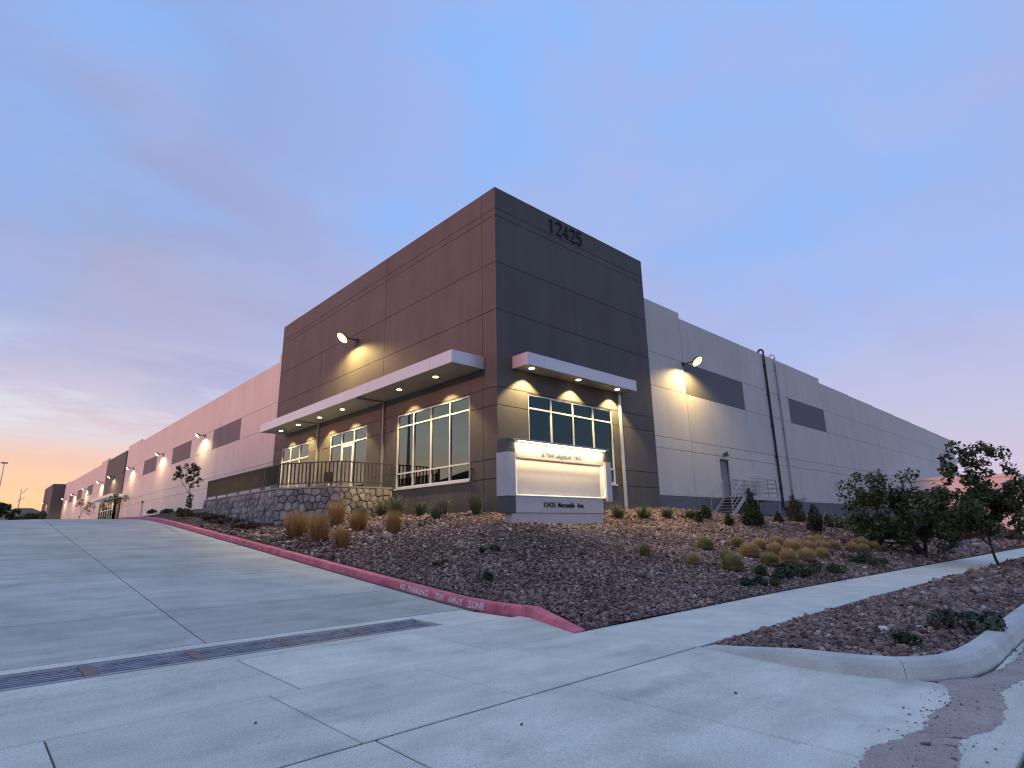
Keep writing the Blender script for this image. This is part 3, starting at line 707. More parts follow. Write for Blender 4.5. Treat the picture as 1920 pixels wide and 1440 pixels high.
# windows ------------------------------------------------------------
def window(axis, u0, u1, v0, v1, ucuts, vcuts, glass, depth=.07, fr=.065, sill=True, skip=()):
    P = (lambda u, v, d: (d, u, v)) if axis == 'x' else (lambda u, v, d: (u, d, v))
    def bx(b, a0, a1, b0, b1, d0, d1): return b.box(P(a0, b0, d0), P(a1, b1, d1))
    f = MB(); h = fr / 2
    bx(f, u0 + .004, u0 + fr, v0 + .004, v1 - .004, .03, .12); bx(f, u1 - fr, u1 - .004, v0 + .004, v1 - .004, .03, .12)
    bx(f, u0 + fr, u1 - fr, v1 - fr, v1 - .004, .031, .12); bx(f, u0 + fr, u1 - fr, v0 + .004, v0 + fr * 1.2, .031, .12)
    ue = [u0 + fr] + list(ucuts) + [u1 - fr]; ve = [v0 + fr * 1.2] + list(vcuts) + [v1 - fr]
    for q in ucuts: bx(f, q - h, q + h, v0 + fr * 1.2, v1 - fr, .032, .119)
    for q in vcuts:
        for i in range(len(ue) - 1):
            a = ue[i] + (h if i else 0); b_ = ue[i + 1] - (h if i < len(ue) - 2 else 0)
            bx(f, a, b_, q - h, q + h, .034, .118)
    w = f.build('window', M['white_frame'], W)
    if sill:
        s = MB(); bx(s, u0 - .05, u1 + .05, v0 - .07, v0 - .001, -.06, .02); s.build('sill', M['white_frame'], w)
    for i in range(len(ue) - 1):
        for j in range(len(ve) - 1):
            if (i, j) in skip: continue
            a, b_ = ue[i] + (h if i else 0), ue[i + 1] - (h if i < len(ue) - 2 else 0)
            c_, d_ = ve[j] + (h if j else 0), ve[j + 1] - (h if j < len(ve) - 2 else 0)
            q = MB(); bx(q, a - .01, b_ + .01, c_ - .01, d_ + .01, .085 + .002 * random.random(), .1); q.build('pane', glass, w)
    return w
qs = lambda a, b, n: [a + (b - a) * k / n for k in range(1, n)]
window('y', *RWIN, qs(RWIN[0], RWIN[1], 4), [4.12, 6.28], M['glass_teal'])
window('x', *LWIN[0], qs(LWIN[0][0], LWIN[0][1], 4), [4.12, 6.28], M['glass_grey'])
window('x', *LWIN[2], qs(LWIN[2][0], LWIN[2][1], 3), [4.12, 6.0], M['glass_grey'])
window('x', *LWIN[1], qs(10.02, 14.12, 3), [6.2], M['glass_grey'], sill=False, skip=((1, 0),))
# glazed door in the middle bay of the second opening
y0, y1 = 10.02 + 4.1 / 3 + .035, 10.02 + 8.2 / 3 - .035
d = MB()
d.box((.02, y0, 3.52), (.09, y0 + .13, 6.16)); d.box((.02, y1 - .13, 3.52), (.09, y1, 6.16)); d.box((.021, y0 + .13, 6.0), (.09, y1 - .13, 6.16)); d.box((.021, y0 + .13, 3.52), (.09, y1 - .13, 3.78))
door = d.build('glazed_door', M['white_frame'], W)
q = MB(); q.box((.05, y0 + .12, 3.77), (.06, y1 - .12, 6.01)); q.build('pane', M['glass_grey'], door)
q = MB(); q.tube([(-.04, y0 + .18, 4.4), (-.04, y0 + .18, 4.9)], .016); q.build('handle', M['galv'], door)
# second entrance glazing
window('x', 80, 91.4, 3, 6.7, qs(80, 91.4, 6), [5.4], M['glass_grey'], sill=False)
# service door in the street wall
d = MB(); d.box((18.27, .66, 3.24), (19.17, .70, 5.32)); dr = d.build('door', M['grey_door'], W)
d = MB(); d.box((18.225, .585, 3.22), (18.268, .72, 5.365)); d.box((19.172, .585, 3.22), (19.215, .72, 5.365)); d.box((18.268, .585, 5.322), (19.172, .72, 5.365)); d.build('frame', M['dado_paint'], dr)
d = MB(); d.bar((18.36, .62, 4.25), (18.50, .62, 4.25), .03); d.bar((18.36, .66, 4.25), (18.36, .61, 4.25), .04); d.build('handle', M['galv'], dr)
d = MB(); d.box((18.2, .50, 5.385), (19.24, .58, 5.42)); d.build('drip_cap', M['black_metal'], dr)

# canopies -----------------------------------------------------------
def lamp(kind, loc, energy, color, target=None, parent=W, size=.1, angle=120, blend=.5, name='lamp', sy=None):
    ld = bpy.data.lights.new(name, kind); ld.energy = energy; ld.color = color
    if kind == 'SPOT': ld.spot_size = math.radians(angle); ld.spot_blend = blend; ld.shadow_soft_size = size
    elif kind == 'AREA':
        ld.size = size
        if sy: ld.shape = 'RECTANGLE'; ld.size_y = sy
        ld.spread = math.radians(angle)
    else: ld.shadow_soft_size = size
    o = bpy.data.objects.new(name, ld); COL.objects.link(o)
    p = Vector(loc); o.parent = parent; o.location = p - root_loc(parent)
    if target is not None: o.rotation_euler = (p - Vector(target)).to_track_quat('Z', 'Y').to_euler()
    return o
WARM = (1.0, 0.74, 0.32)
def canopy(axis, u0, u1, dep, z0, z1, seams, lights, braces, lightdep, power):
    P = (lambda u, d, z: (-d, u, z)) if axis == 'x' else (lambda u, d, z: (u, -d, z))
    b = MB(); b.box(P(u0 + .03, .002, z0 + .02), P(u1 - .03, dep - .03, z1 - .03)); cn = b.build('canopy', M['soffit'], W)
    es = [u0] + seams + [u1]
    for a, c_ in zip(es[:-1], es[1:]):
        b = MB(); b.box(P(a + .006, dep - .028, z0), P(c_ - .006, dep, z1)); b.build('fascia_panel', M['metal_panel'], cn)
    for a, s in ((u0, 1), (u1, -1)):
        b = MB(); b.box(P(a, .004, z0 + .001), P(a + s * .028, dep - .03, z1 - .001)); b.build('fascia_panel', M['metal_panel'], cn)
    for q in braces:
        b = MB(); b.box(P(q - .05, .01, z0 - .07), P(q + .05, dep - .05, z0 + .018)); b.build('brace', M['soffit'], cn)
    for q in lights:
        o_ = P(q, lightdep, z0 + .012)
        b = MB(); b.tube([(o_[0], o_[1], z0 + .005), (o_[0], o_[1], z0 + .03)], .11, 20); b.build('downlight', M['lens_down'], cn)
        lamp('SPOT', (o_[0], o_[1], z0 - .01), power, WARM, (o_[0], o_[1], 0), size=.04, angle=108, blend=.35, name='downlight_lamp')
canopy('x', .75, 20.6, 1.62, 7.75, 8.25, [2.2, 8.9, 15.2, 19.9], [2.98, 5.78, 11.25, 13.96, 16.78, 19.36], [8.3, 15.6], .78, 760)
canopy('y', .82, 8.0, .88, 7.75, 8.25, [1.75, 7.2], [1.44, 4.29, 7.04], [], .47, 900)
b = MB(); b.box((-1.2, 74.8, 6.85), (.43, 78.5, 7.2)); b.box((-1.2, 78.5, 6.85), (.43, 91, 7.2)); b.build('canopy', M['white_frame'], W)
for y in (79.5, 82.5, 85.5, 88.5): lamp('SPOT', (-.4, y, 6.8), 140, WARM, (-.4, y, 0), size=.06, angle=120, blend=.5, name='downlight_lamp')

# downspouts, pipes
for y in (8.3, 15.62):
    b = MB(); b.box((-.11, y - .05, 2.2), (-.012, y + .05, 7.74)); b.build('downspout', M['soffit'], W)
b = MB(); b.box((7.64, -.11, 2.25), (7.76, -.012, 7.74)); b.build('downspout', M['metal_panel'], W)
def roof_pipe(x, r, mat, zb, foot=None):
    b = MB(); pts = [(x, .5, zb), (x, .5, 13.75)]
    pts += [(x, .5 + .18 * (1 - math.cos(a)), 13.75 + .2 * math.sin(a)) for a in np.linspace(.3, math.pi, 7)]
    b.tube(pts, r, 8)
    for z in np.arange(3.9, 13.4, 2.2): b.box((x - r * 1.9, .44, z), (x + r * 1.9, .59, z + .06))
    if foot: b.tube([(x, .5, zb + .02), (x + .05, .42, zb - .12), (x + foot, .30, zb - .14)], r, 8)
    b.build('roof_pipe', mat, W)
roof_pipe(26.3, .075, M['black_metal'], 2.7, .5)
roof_pipe(28.2, .06, M['galv'], 2.2)
b = MB(); b.tube([(1.25 * 0 - .12, 1.42, 2.0), (-.12, 1.42, 3.75)], .035); b.tube([(-.12, 1.42, 3.72), (-.12, 1.5, 3.86), (-.02, 1.5, 3.86)], .04); b.build('standpipe', M['bronze'], W)
b = MB(); b.tube([(28.9, .58, 3.25), (29.5, .3, 3.3)], .05); b.box((29.35, .18, 3.2), (29.75, .42, 3.4)); b.tube([(29.75, .3, 3.35), (29.95, .3, 3.65)], .04); b.build('wall_valve', M['galv'], W)
b = MB(); b.box((42.2, .40, 3.0), (42.5, .59, 4.4)); b.box((41.7, .45, 3.25), (42.15, .59, 3.45)); b.box((41.7, .45, 3.9), (42.15, .59, 4.1)); b.build('meter_box', M['grey_door'], W)
# sconce above the service door
b = MB(); b.tube([(18.74, .58, 5.72), (18.74, .40, 5.72)], [.06, .06]); b.tube([(18.74, .38, 5.86), (18.74, .38, 5.60)], [.07, .13], 10); b.build('sconce', M['black_metal'], W)

# wall floodlights ---------------------------------------------------
def wall_light(axis, plane, u, z, arm, lens, power, col, r=.13, head=None):
    P = (lambda u_, d, z_: (plane - d, u_, z_)) if axis == 'x' else (lambda u_, d, z_: (u_, plane - d, z_))
    b = MB(); b.box(P(u - .09, .002, z - .12), P(u + .09, .06, z + .12)); b.bar(P(u, .05, z), P(u, arm, z + .02), .07, .06)
    fx = b.build('wall_light', head or M['black_metal'], W)
    c0 = Vector(P(u, arm, z)); out = (Vector(P(u, arm + 1, z)) - c0).normalized(); ax = (out * .66 + Vector((0, 0, -.75))).normalized()
    b = MB(); b.tube([c0 - ax * .12, c0 - ax * .04, c0 + ax * .06], [r * .35, r * .95, r * 1.06], 16); b.build('head', head or M['black_metal'], fx)
    a = c0 + ax * .062
    b = MB(); b.tube([a, a + ax * .025], [r, r * .92], 18); b.build('reflector', M['reflector_lit'], fx)  # added glowing ring that stands in for the yellow halo round the lens
    b = MB(); b.tube([a + ax * .02, a + ax * .06, a + ax * .09], [r * .72, r * .62, r * .3], 14); b.build('lens', lens, fx)
    p = a + ax * .10 + Vector((0, 0, -.08))
    lamp('SPOT', p, power, col, p + Vector((0, 0, -1)) - out * .12, size=.07, angle=158, blend=.45, name='flood_lamp')
wall_light('x', 0, 11.52, 11.78, .85, M['lens_yellow'], 1000, (1.0, .70, .25), .33)
wall_light('y', .6, 15.02, 10.72, .9, M['lens_yellow'], 820, (1.0, .70, .27), .33)
for y, zz in ((41.2, 10.5), (56.6, 10.45), (72.5, 10.35), (95.9, 10.25), (111.6, 10.2), (127.2, 10.1), (141.6, 10.0)):
    wall_light('x', .6, y, zz, .62, M['lens_white'], 430, (1.0, .74, .38), .24)
wall_light('x', .45, 84.9, 10.2, .62, M['lens_white'], 430, (1.0, .74, .38), .24)
wall_light('x', -1.6, 155.5, 9.8, .7, M['lens_white'], 430, (1.0, .74, .38), .22)

# tower number: one raised digit each
def arc(cx_, cz_, rx, rz, a0, a1, n=10): return [(cx_ + rx * math.cos(math.radians(a0 + (a1 - a0) * k / n)), cz_ + rz * math.sin(math.radians(a0 + (a1 - a0) * k / n))) for k in range(n + 1)]
TWO = [arc(.5, .69, .40, .25, 165, -35, 12) + [(.12, .06), (.93, .06)]]
DIG = {'1': [[(.18, .76), (.52, .94), (.52, .03)]], '2': TWO, '4': [[(.66, .03), (.66, .94), (.08, .28), (.95, .28)]],
       '5': [[(.86, .94), (.24, .94), (.17, .52)] + arc(.48, .34, .40, .28, 125, -155, 12)]}
for k, ch_ in enumerate('12425'):
    b = MB(); ox = 3.26 + k * .485; w_ = .40
    for line in DIG[ch_]:
        pts = [(ox + u * w_, 0.0, 14.72 + v * .74) for u, v in line]
        n0 = len(b.v); b.tube(pts, .055, 8)
    b.v = [(x, -.016 + max(-.035, min(.014, y * 1.2)), z) for x, y, z in b.v]
    b.build('digit', M['ink'], W)

# ================================================================== TERRACE + STONE WALL + RAILING
TP = [(-4.35, 20.75), (-4.35, 9.95), (-2.6, 7.35), (-.02, 7.35)]
sw = thing('stone_wall', 'rough stone retaining wall holding up the raised entrance terrace', 'wall', (-3, 12, 2.0))
poly = [(-.02, 20.75)] + TP
def inset(poly, d):
    c_ = [(-.02, 20.6), (-4.35 + d, 20.6), (-4.35 + d, 9.95 + d * .4), (-2.6 + d * .4, 7.35 + d), (-.02, 7.35 + d)]; return c_
b = MB(); b.prism(inset(poly, .10), .8, 3.46); b.build('core', M['mortar'], sw)
b = MB(); b.prism(inset(poly, -.03), 3.463, 3.53); b.build('coping', M['coping'], sw)
def clip_poly(poly, n, c_):
    out = []
    for i in range(len(poly)):
        p, q = poly[i], poly[(i + 1) % len(poly)]; dp, dq = p @ n - c_, q @ n - c_
        if dp <= 0: out.append(p)
        if dp * dq < 0: out.append(p + (q - p) * dp / (dp - dq))
    return out
def stone_face(p, q, z0, z1, su, sv, only_from=0):
    p, q = Vector((*p, 0)), Vector((*q, 0)); Lh = (q - p).length; du = (q - p) / Lh; nrm = Vector((du.y, -du.x, 0))
    mid = (p + q) / 2
    if (mid + nrm - Vector((0, 14, 0))).length < (mid - Vector((0, 14, 0))).length: nrm = -nrm
    nu, nv = max(1, round(Lh / su)), max(1, round((z1 - z0) / sv)); S = []
    for j in range(nv):
        for i in range(nu):
            S.append(((i + .5 + .5 * (j % 2) - .25 + random.uniform(-.34, .34)) * Lh / nu, z0 + (j + .5 + random.uniform(-.34, .34)) * (z1 - z0) / nv))
    S = np.array(S)
    for k, s in enumerate(S):
        P = [np.array(t) for t in ((0., z0), (Lh, z0), (Lh, z1), (0., z1))]
        o_ = np.argsort(((S - s) ** 2).sum(1))[1:12]
        for t in S[o_]:
            n = t - s; P = clip_poly(P, n, n @ (s + t) / 2)
            if len(P) < 3: break
        if len(P) < 3: continue
        cen = sum(P) / len(P); th = .10 + random.uniform(.0, .06); b = MB(); rings = []
        for sc, dd in ((.955, -.10), (.94, th * .5), (.80, th)):
            ring = []
            for t in P:
                w_ = cen + (t - cen) * sc; ring.append(p + du * float(w_[0]) + Vector((0, 0, float(w_[1]))) + nrm * (dd - .10 + random.uniform(-.012, .012) * (dd > 0)))
            rings.append(ring)
        m = len(P); tip = p + du * float(cen[0]) + Vector((0, 0, float(cen[1]))) + nrm * (th - .09)
        b.v = [tuple(v) for r in rings for v in r] + [tuple(tip)]
        b.f = [(r * m + i, r * m + (i + 1) % m, (r + 1) * m + (i + 1) % m, (r + 1) * m + i) for r in range(2) for i in range(m)] + [(2 * m + i, 2 * m + (i + 1) % m, 3 * m) for i in range(m)]
        b.build('stone', M['stone'], sw)
stone_face(TP[0], TP[1], 2.0, 3.46, .40, .29)
stone_face(TP[1], TP[2], 1.6, 3.46, .36, .29)
stone_face(TP[2], TP[3], 1.75, 3.46, .33, .27)

rl = thing('railing', 'bronze metal picket railing round the terrace on the stone wall', 'railing', (-3, 12, 3.53))
RP = [(-4.22, 20.65), (-4.22, 10.0), (-2.53, 7.48), (-.06, 7.48)]
for p, q in zip(RP[:-1], RP[1:]):
    p, q = Vector((*p, 0)), Vector((*q, 0)); Lh = (q - p).length; d = (q - p) / Lh
    b = MB(); b.bar(p + Vector((0, 0, 4.60)), q + Vector((0, 0, 4.60)), .07, .05); b.build('top_rail', M['bronze'], rl)
    b = MB(); b.bar(p + Vector((0, 0, 3.70)), q + Vector((0, 0, 3.70)), .05, .05); b.build('bottom_rail', M['bronze'], rl)
    n = round(Lh / .19)
    for k in range(1, n):
        s = p + d * (k * Lh / n); b = MB(); b.bar(s + Vector((0, 0, 3.73)), s + Vector((0, 0, 4.57)), .022, .075, upv=d.cross(Vector((0, 0, 1)))); b.build('picket', M['bronze'], rl)
    m = max(1, round(Lh / 1.8))
    for k in range(m + (q == Vector((*RP[-1], 0)))):
        s = p + d * (k * Lh / m); b = MB(); b.bar(s + Vector((0, 0, 3.531)), s + Vector((0, 0, 4.572)), .06); b.build('post', M['bronze'], rl)

def chair(x, y, rz, label):
    t = thing('patio_chair', label, 'chair', (x, y, 3.53), 'chairs on the terrace'); c_, s_ = math.cos(rz), math.sin(rz)
    R2 = lambda a, b_, z: (x + a * c_ - b_ * s_, y + a * s_ + b_ * c_, 3.53 + z)
    b = MB(); b.bar(R2(-.24, 0, .44), R2(.24, 0, .44), .46, .04); b.build('seat', M['black_metal'], t)
    b = MB(); b.bar(R2(-.24, .24, .72), R2(.24, .24, .72), .03, .46); b.build('backrest', M['black_metal'], t)
    for i in (-1, 1):
        for j in (-1, 1): b = MB(); b.bar(R2(.22 * i, .21 * j, 0), R2(.22 * i, .21 * j, .43 if j < 0 else .9), .035); b.build('leg', M['black_metal'], t)
chair(-1.6, 18.9, 1.4, 'black patio chair on the terrace before the farthest window')
chair(-1.3, 11.0, 2.0, 'black patio chair on the terrace beside the glazed door')

# ================================================================== STAIR + LANDING
sr = thing('steel_stair', 'galvanised steel stair and landing at the grey service door', 'stairs', (19.5, 0, 2.0))
PZ = 3.19
b = MB(); b.box((18.1, -.75, PZ - .05), (22.6, .57, PZ)); b.build('landing', M['galv'], sr)
b = MB(); b.box((18.1, -.78, PZ - .22), (22.63, -.752, PZ + .02)); b.box((22.602, -.752, PZ - .22), (22.63, .57, PZ + .02)); b.build('fascia', M['galv'], sr)
for x, y in ((19.7, -.72), (22.55, -.72), (22.55, .45), (18.2, -.72)):
    b = MB(); b.bar((x, y, 1.7), (x, y, PZ - .051), .07); b.build('leg', M['galv'], sr)
NT = 6
for k in range(NT):
    x = 18.1 - .27 * (k + 1); z = PZ - .17 * (k + 1)
    b = MB(); b.box((x + .02, -.70, z - .035), (x + .29, .44, z)); b.build('tread', M['galv'], sr)
for y in (-.74, .48):
    b = MB(); b.bar((18.1, y, PZ - .08), (16.42, y, PZ - .08 - .17 * 6.2), .04, .22); b.build('stringer', M['galv'], sr)
def rail_run(p, q, zs, post_n):
    for z in zs: b = MB(); b.tube([(p[0], p[1], p[2] + z), (q[0], q[1], q[2] + z)], .024, 6); b.build('rail', M['galv'], sr)
    for k in range(post_n + 1):
        t = k / post_n; x, y, z = [p[i] + (q[i] - p[i]) * t for i in range(3)]
        b = MB(); b.tube([(x, y, z), (x, y, z + max(zs))], .024, 6); b.build('post', M['galv'], sr)
ZS = (.28, .55, .82, 1.07)
rail_run((18.9, -.72, PZ), (22.55, -.72, PZ), ZS, 3)
rail_run((22.55, -.72, PZ), (22.55, .5, PZ), ZS, 1)
rail_run((19.4, .5, PZ), (22.5, .5, PZ), ZS, 2)
rail_run((18.1, -.74, PZ), (16.45, -.74, PZ - 1.04), (.35, .65, .95), 1)
rail_run((18.1, .48, PZ), (16.45, .48, PZ - 1.04), (.95,), 1)

# ================================================================== MONUMENT SIGN
sg = thing('monument_sign', 'grey monument sign lit warm yellow with address lettering on stone bed', 'sign', (0, -2.6, 1.6))
FY = -2.95; BK = -2.60
def sbox(name, a, b_, mat): q = MB(); q.box(a, b_); return q.build(name, mat, sg, bevel=.008)
sbox('footing', (-2.06, FY + .03, 1.2), (2.36, BK, 2.025), M['sign_mid'])
sbox('address_band', (-1.92, FY, 2.035), (2.38, BK, 2.53), M['sign_mid'])
sbox('lower_block', (-2.30, FY - .03, 2.03), (-1.93, BK + .05, 2.53), M['sign_dark'])
sbox('pillar_block', (-2.32, FY - .05, 2.533), (-1.925, BK + .07, 3.87), M['sign_light'])
sbox('upper_block', (-2.30, FY - .03, 3.873), (-1.93, BK + .05, 4.29), M['sign_dark'])
sbox('pillar_block', (2.53, FY - .07, 2.45), (2.84, BK + .07, 3.85), M['sign_light'])
sbox('upper_block', (2.53, FY - .04, 3.853), (2.80, BK + .05, 4.27), M['sign_dark'])
sbox('lower_block', (2.50, FY + .3, 2.03), (2.82, BK + .05, 2.445), M['sign_dark'])
sbox('panel', (-1.92, FY + .16, 2.532), (2.525, BK, 3.72), M['sign_light'])
sbox('header', (-1.92, FY + .02, 3.723), (2.525, BK, 4.2), M['sign_light'])
sbox('cap', (-2.0, FY - .19, 4.24), (2.62, BK + .05, 4.30), M['sign_mid'])
sbox('panel_frame', (-1.918, FY - .012, 2.534), (2.52, FY + .155, 2.585), M['white_frame'])
sbox('panel_frame', (-1.918, FY - .011, 2.588), (-1.872, FY + .154, 3.70), M['white_frame'])
sbox('panel_frame', (2.42, FY - .011, 2.588), (2.52, FY + .154, 3.70), M['white_frame'])
for a_, c_ in (((-1.86, FY - .016, 2.566), (2.42, FY - .0125, 2.586)), ((-1.905, FY - .016, 2.59), (-1.885, FY - .0125, 3.70)), ((2.44, FY - .016, 2.59), (2.50, FY - .0125, 3.70))):
    b = MB(); b.box(a_, c_); b.build('edge_strip', M['edge_glow'], sg)
b = MB(); b.box((-1.85, FY - .15, 4.215), (2.45, FY - .11, 4.238)); b.build('light_strip', M['led_strip'], sg)
lamp('AREA', (.3, FY - .12, 4.20), 52, (1.0, .80, .36), (.3, FY + .06, 3.95), parent=sg, size=4.3, sy=.04, angle=170, name='header_lamp')
lamp('AREA', (.3, FY + .03, 3.70), 26, (1.0, .72, .32), (.3, FY + .10, 3.0), parent=sg, size=4.2, sy=.04, angle=170, name='panel_lamp')
def sign_text(body, x0_, x1_, z, h, y, mat, bold):
    vs, fs = text_verts(body, 1, .02, bold, 1.05); a = min(v[0] for v in vs); w_ = max(v[0] for v in vs) - a; hh_ = .69 if 'p' not in body else .69
    q = MB(); q.add([(x0_ + (v[0] - a) * (x1_ - x0_) / w_, y - .012 - v[2] * .4, z + v[1] * h / hh_) for v in vs], fs); q.build('lettering', mat, sg)
for body, a_, c_ in (('12425', -.68, -.14), ('Mercantile', -.02, .80), ('Ave.', .93, 1.30)): sign_text(body, a_, c_, 2.215, .155, FY, M['ink'], .012)
for body, a_, c_ in (('El', -.68, -.56), ('Paso', -.48, -.10), ('Logistics', .0, .78), ('Park', .90, 1.30)): sign_text(body, a_, c_, 3.87, .14, FY + .02, M['galv'], .0)

# ================================================================== VEGETATION
def blades(n, R, H, spread, width, droop=.3, core=.25, seed=0, minh=.6, dome=False):
    """n curved blades from a crown of radius R*core; returns verts, faces(tri), tone"""
    g_ = np.random.default_rng(seed)
    a = g_.uniform(0, 2 * np.pi, n); rr = np.sqrt(g_.random(n))
    bx = np.stack([np.cos(a) * rr * R * core, np.sin(a) * rr * R * core, np.zeros(n)], -1)
    if dome:
        el = np.arcsin(g_.uniform(.02, 1, n)); k = g_.uniform(.86, 1.04, n)
        tip = np.stack([np.cos(a) * np.cos(el) * R * k, np.sin(a) * np.cos(el) * R * k, np.sin(el) * H * k + .02], -1)
        bx[:, 2] = 0; mid = bx * .35 + tip * .62; mid[:, 2] += .1 * H * np.cos(el)
    else:
        lean = spread * rr * g_.uniform(.5, 1.2, n); h = H * g_.uniform(minh, 1.05, n)
        out = np.stack([np.cos(a), np.sin(a), np.zeros(n)], -1)
        tip = bx + out * (lean * R)[:, None]; tip[:, 2] = h * (1 - droop * lean * .5)
        mid = bx + out * (lean * R * .4)[:, None]; mid[:, 2] = h * .62
    side = np.stack([-np.sin(a + g_.normal(0, .8, n)), np.cos(a + g_.normal(0, .8, n)), np.zeros(n)], -1) * width / 2
    V = np.stack([bx - side, bx + side, mid - side * .8, mid + side * .8, tip], 1).reshape(-1, 3)
    k = 5 * np.arange(n)[:, None]
    F = np.concatenate([k + np.array([[0, 1, 3]]), k + np.array([[0, 3, 2]]), k + np.array([[2, 3, 4]])])
    t = np.clip(g_.normal(.5, .22, n), 0, 1); T = np.repeat(t, 5)
    return V, F, T
def dome_core(R, H, seed):
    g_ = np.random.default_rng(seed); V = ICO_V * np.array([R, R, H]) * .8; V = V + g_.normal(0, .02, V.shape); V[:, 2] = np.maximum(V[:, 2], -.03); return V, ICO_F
def grass_thing(name, x, y, z, V, F, T, mat, label, cat, group, core=None, part='blades'):
    t = thing(name, label, cat, (x, y, z), group)
    if core is not None:
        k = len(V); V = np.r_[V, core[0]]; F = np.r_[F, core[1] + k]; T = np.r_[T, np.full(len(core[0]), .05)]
    np_mesh(part, V, F, mat, t, tone=T); return t
GT = 'tall tan ornamental grasses by the stone wall'
for i, (x, y, R, H, lab) in enumerate([
    (-5.22, 5.41, .52, 1.18, 'tall tan feather grass, leftmost clump in front of the stone wall'),
    (-5.25, 3.37, .46, 1.12, 'thick tan feather grass, second from the left, nearest the red kerb bend of the bed'),
    (-3.37, 5.96, .45, 1.15, 'rusty tall grass standing closest to the stone wall face'),
    (-5.40, 1.33, .34, .74, 'short tan grass clump lowest of those by the wall, next to red kerb'),
    (-3.81, 3.33, .44, .84, 'mid-size tan grass between the rusty clump and the lone pale one'),
    (-3.87, .84, .33, .86, 'lone pale tan grass on the stones below the corner window'),
    (-4.74, 5.9, .32, .8, 'small tan grass half hidden behind the two thick feather grasses')]):
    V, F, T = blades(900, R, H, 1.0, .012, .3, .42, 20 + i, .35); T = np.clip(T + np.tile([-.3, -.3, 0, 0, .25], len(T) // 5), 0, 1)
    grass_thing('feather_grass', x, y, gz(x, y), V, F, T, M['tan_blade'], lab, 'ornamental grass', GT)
GD = 'straw coloured grass mounds on the stone slope'
domes = [
 (2.81, -6.49, .50, .48, 1, 'olive grass mound standing apart at the left of the mound group'),
 (4.81, -6.54, .42, .42, 1, 'olive straw mound at the back left, behind the big pale mound'),
 (5.82, -6.82, .44, .46, 0, 'straw mound behind and right of the big pale mound'),
 (3.75, -7.43, .58, .55, 0, 'big pale straw mound leading the group on the stones'),
 (7.97, -6.49, .48, .46, 0, 'dull straw mound at the back, third from the left in its row'),
 (5.66, -7.41, .48, .50, 0, 'straw mound in the middle row, right beside the big pale one'),
 (7.45, -7.25, .60, .56, 0, 'broad straw mound in the centre of the group'),
 (9.04, -6.77, .42, .44, 0, 'straw mound peeking out behind the broad centre mound'),
 (4.67, -8.21, .50, .56, 0, 'straw mound in the front row above the dark green creeper, left of two'),
 (6.08, -8.21, .58, .54, 0, 'wide straw mound in the front row beside the left front mound'),
 (7.68, -8.14, .47, .50, 0, 'straw mound closing the right end of the front row'),
 (8.92, -7.27, .47, .48, 0, 'straw mound in the middle row just right of the broad centre one'),
 (9.72, -7.42, .54, .56, 0, 'large straw mound ending the middle row on the right'),
 (11.07, -6.54, .52, .46, 0, 'back row straw mound behind the large right-hand one'),
 (12.43, -6.39, .46, .44, 0, 'farthest back row straw mound, small and dull'),
 (3.18, -8.28, .52, .48, 1, 'olive straw mound nearest the sidewalk in the front row'),
 (2.09, -7.52, .36, .36, 1, 'small olive mound tucked behind the largest olive mound'),
 (.92, -8.27, .58, .58, 1, 'largest olive grass mound, nearest the camera on the slope'),
 (.17, -7.58, .34, .38, 0, 'small lone straw mound left of the largest olive mound'),
 (11.55, -7.25, .44, .46, 0, 'straw mound between the large group and the pale cluster'),
 (12.03, -7.73, .50, .52, 0, 'pale round mound at the left of the cluster by the creeper'),
 (14.6, -7.33, .66, .62, 0, 'golden mound on top of the far pale cluster'),
 (13.18, -7.8, .46, .44, 0, 'low golden mound at the front of the far pale cluster'),
 (15.0, -7.69, .46, .50, 0, 'rightmost golden mound of the far pale cluster'),
 (-.62, -6.61, .28, .42, 2, 'solitary green tufted grass on bare stones below the sign')]
for i, (x, y, R, H, kd, lab) in enumerate(domes):
    R, H = R * .70, H * .84
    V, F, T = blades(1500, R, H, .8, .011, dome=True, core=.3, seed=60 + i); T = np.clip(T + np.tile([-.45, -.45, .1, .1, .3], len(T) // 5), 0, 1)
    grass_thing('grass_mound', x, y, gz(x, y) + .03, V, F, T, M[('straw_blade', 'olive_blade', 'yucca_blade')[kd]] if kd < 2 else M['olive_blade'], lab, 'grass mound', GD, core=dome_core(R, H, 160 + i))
GY = 'green spiky plants along the foot of the tower'
for i, (x, y, R, H, lab) in enumerate([
    (-.75, 6.9, .5, .95, 'green spiky plant at the corner where stone wall meets the tower'),
    (-1.1, 5.2, .7, 1.15, 'biggest green spiky plant below the left corner window'),
    (-.8, 3.9, .45, .75, 'green spiky plant under the middle of the corner window'),
    (-1.9, 1.21, .35, .6, 'low dark green plant in front of the others below the window'),
    (-.7, 2.5, .45, .8, 'green spiky plant under the right end of the corner window'),
    (-.8, .35, .5, .95, 'green spiky plant beside the standpipe at the tower corner'),
    (4.34, -2.1, .55, .62, 'yellow green spiky plant just right of the monument sign'),
    (5.6, -2.4, .55, .62, 'spiky plant second to the right of the monument sign'),
    (7.15, -2.5, .5, .55, 'spiky plant third to the right of the monument sign'),
    (8.6, -2.7, .45, .5, 'spiky plant fourth to the right of the monument sign'),
    (-1.9, 6.7, .4, .65, 'dusty green plant at the foot of the yellow lit stone wall')]):
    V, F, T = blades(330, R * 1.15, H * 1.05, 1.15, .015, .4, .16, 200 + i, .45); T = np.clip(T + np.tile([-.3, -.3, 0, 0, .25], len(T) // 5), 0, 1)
    grass_thing('spiky_plant', x, y, gz(x, y), V, F, T, M['yucca_blade'], lab, 'plant', GY)

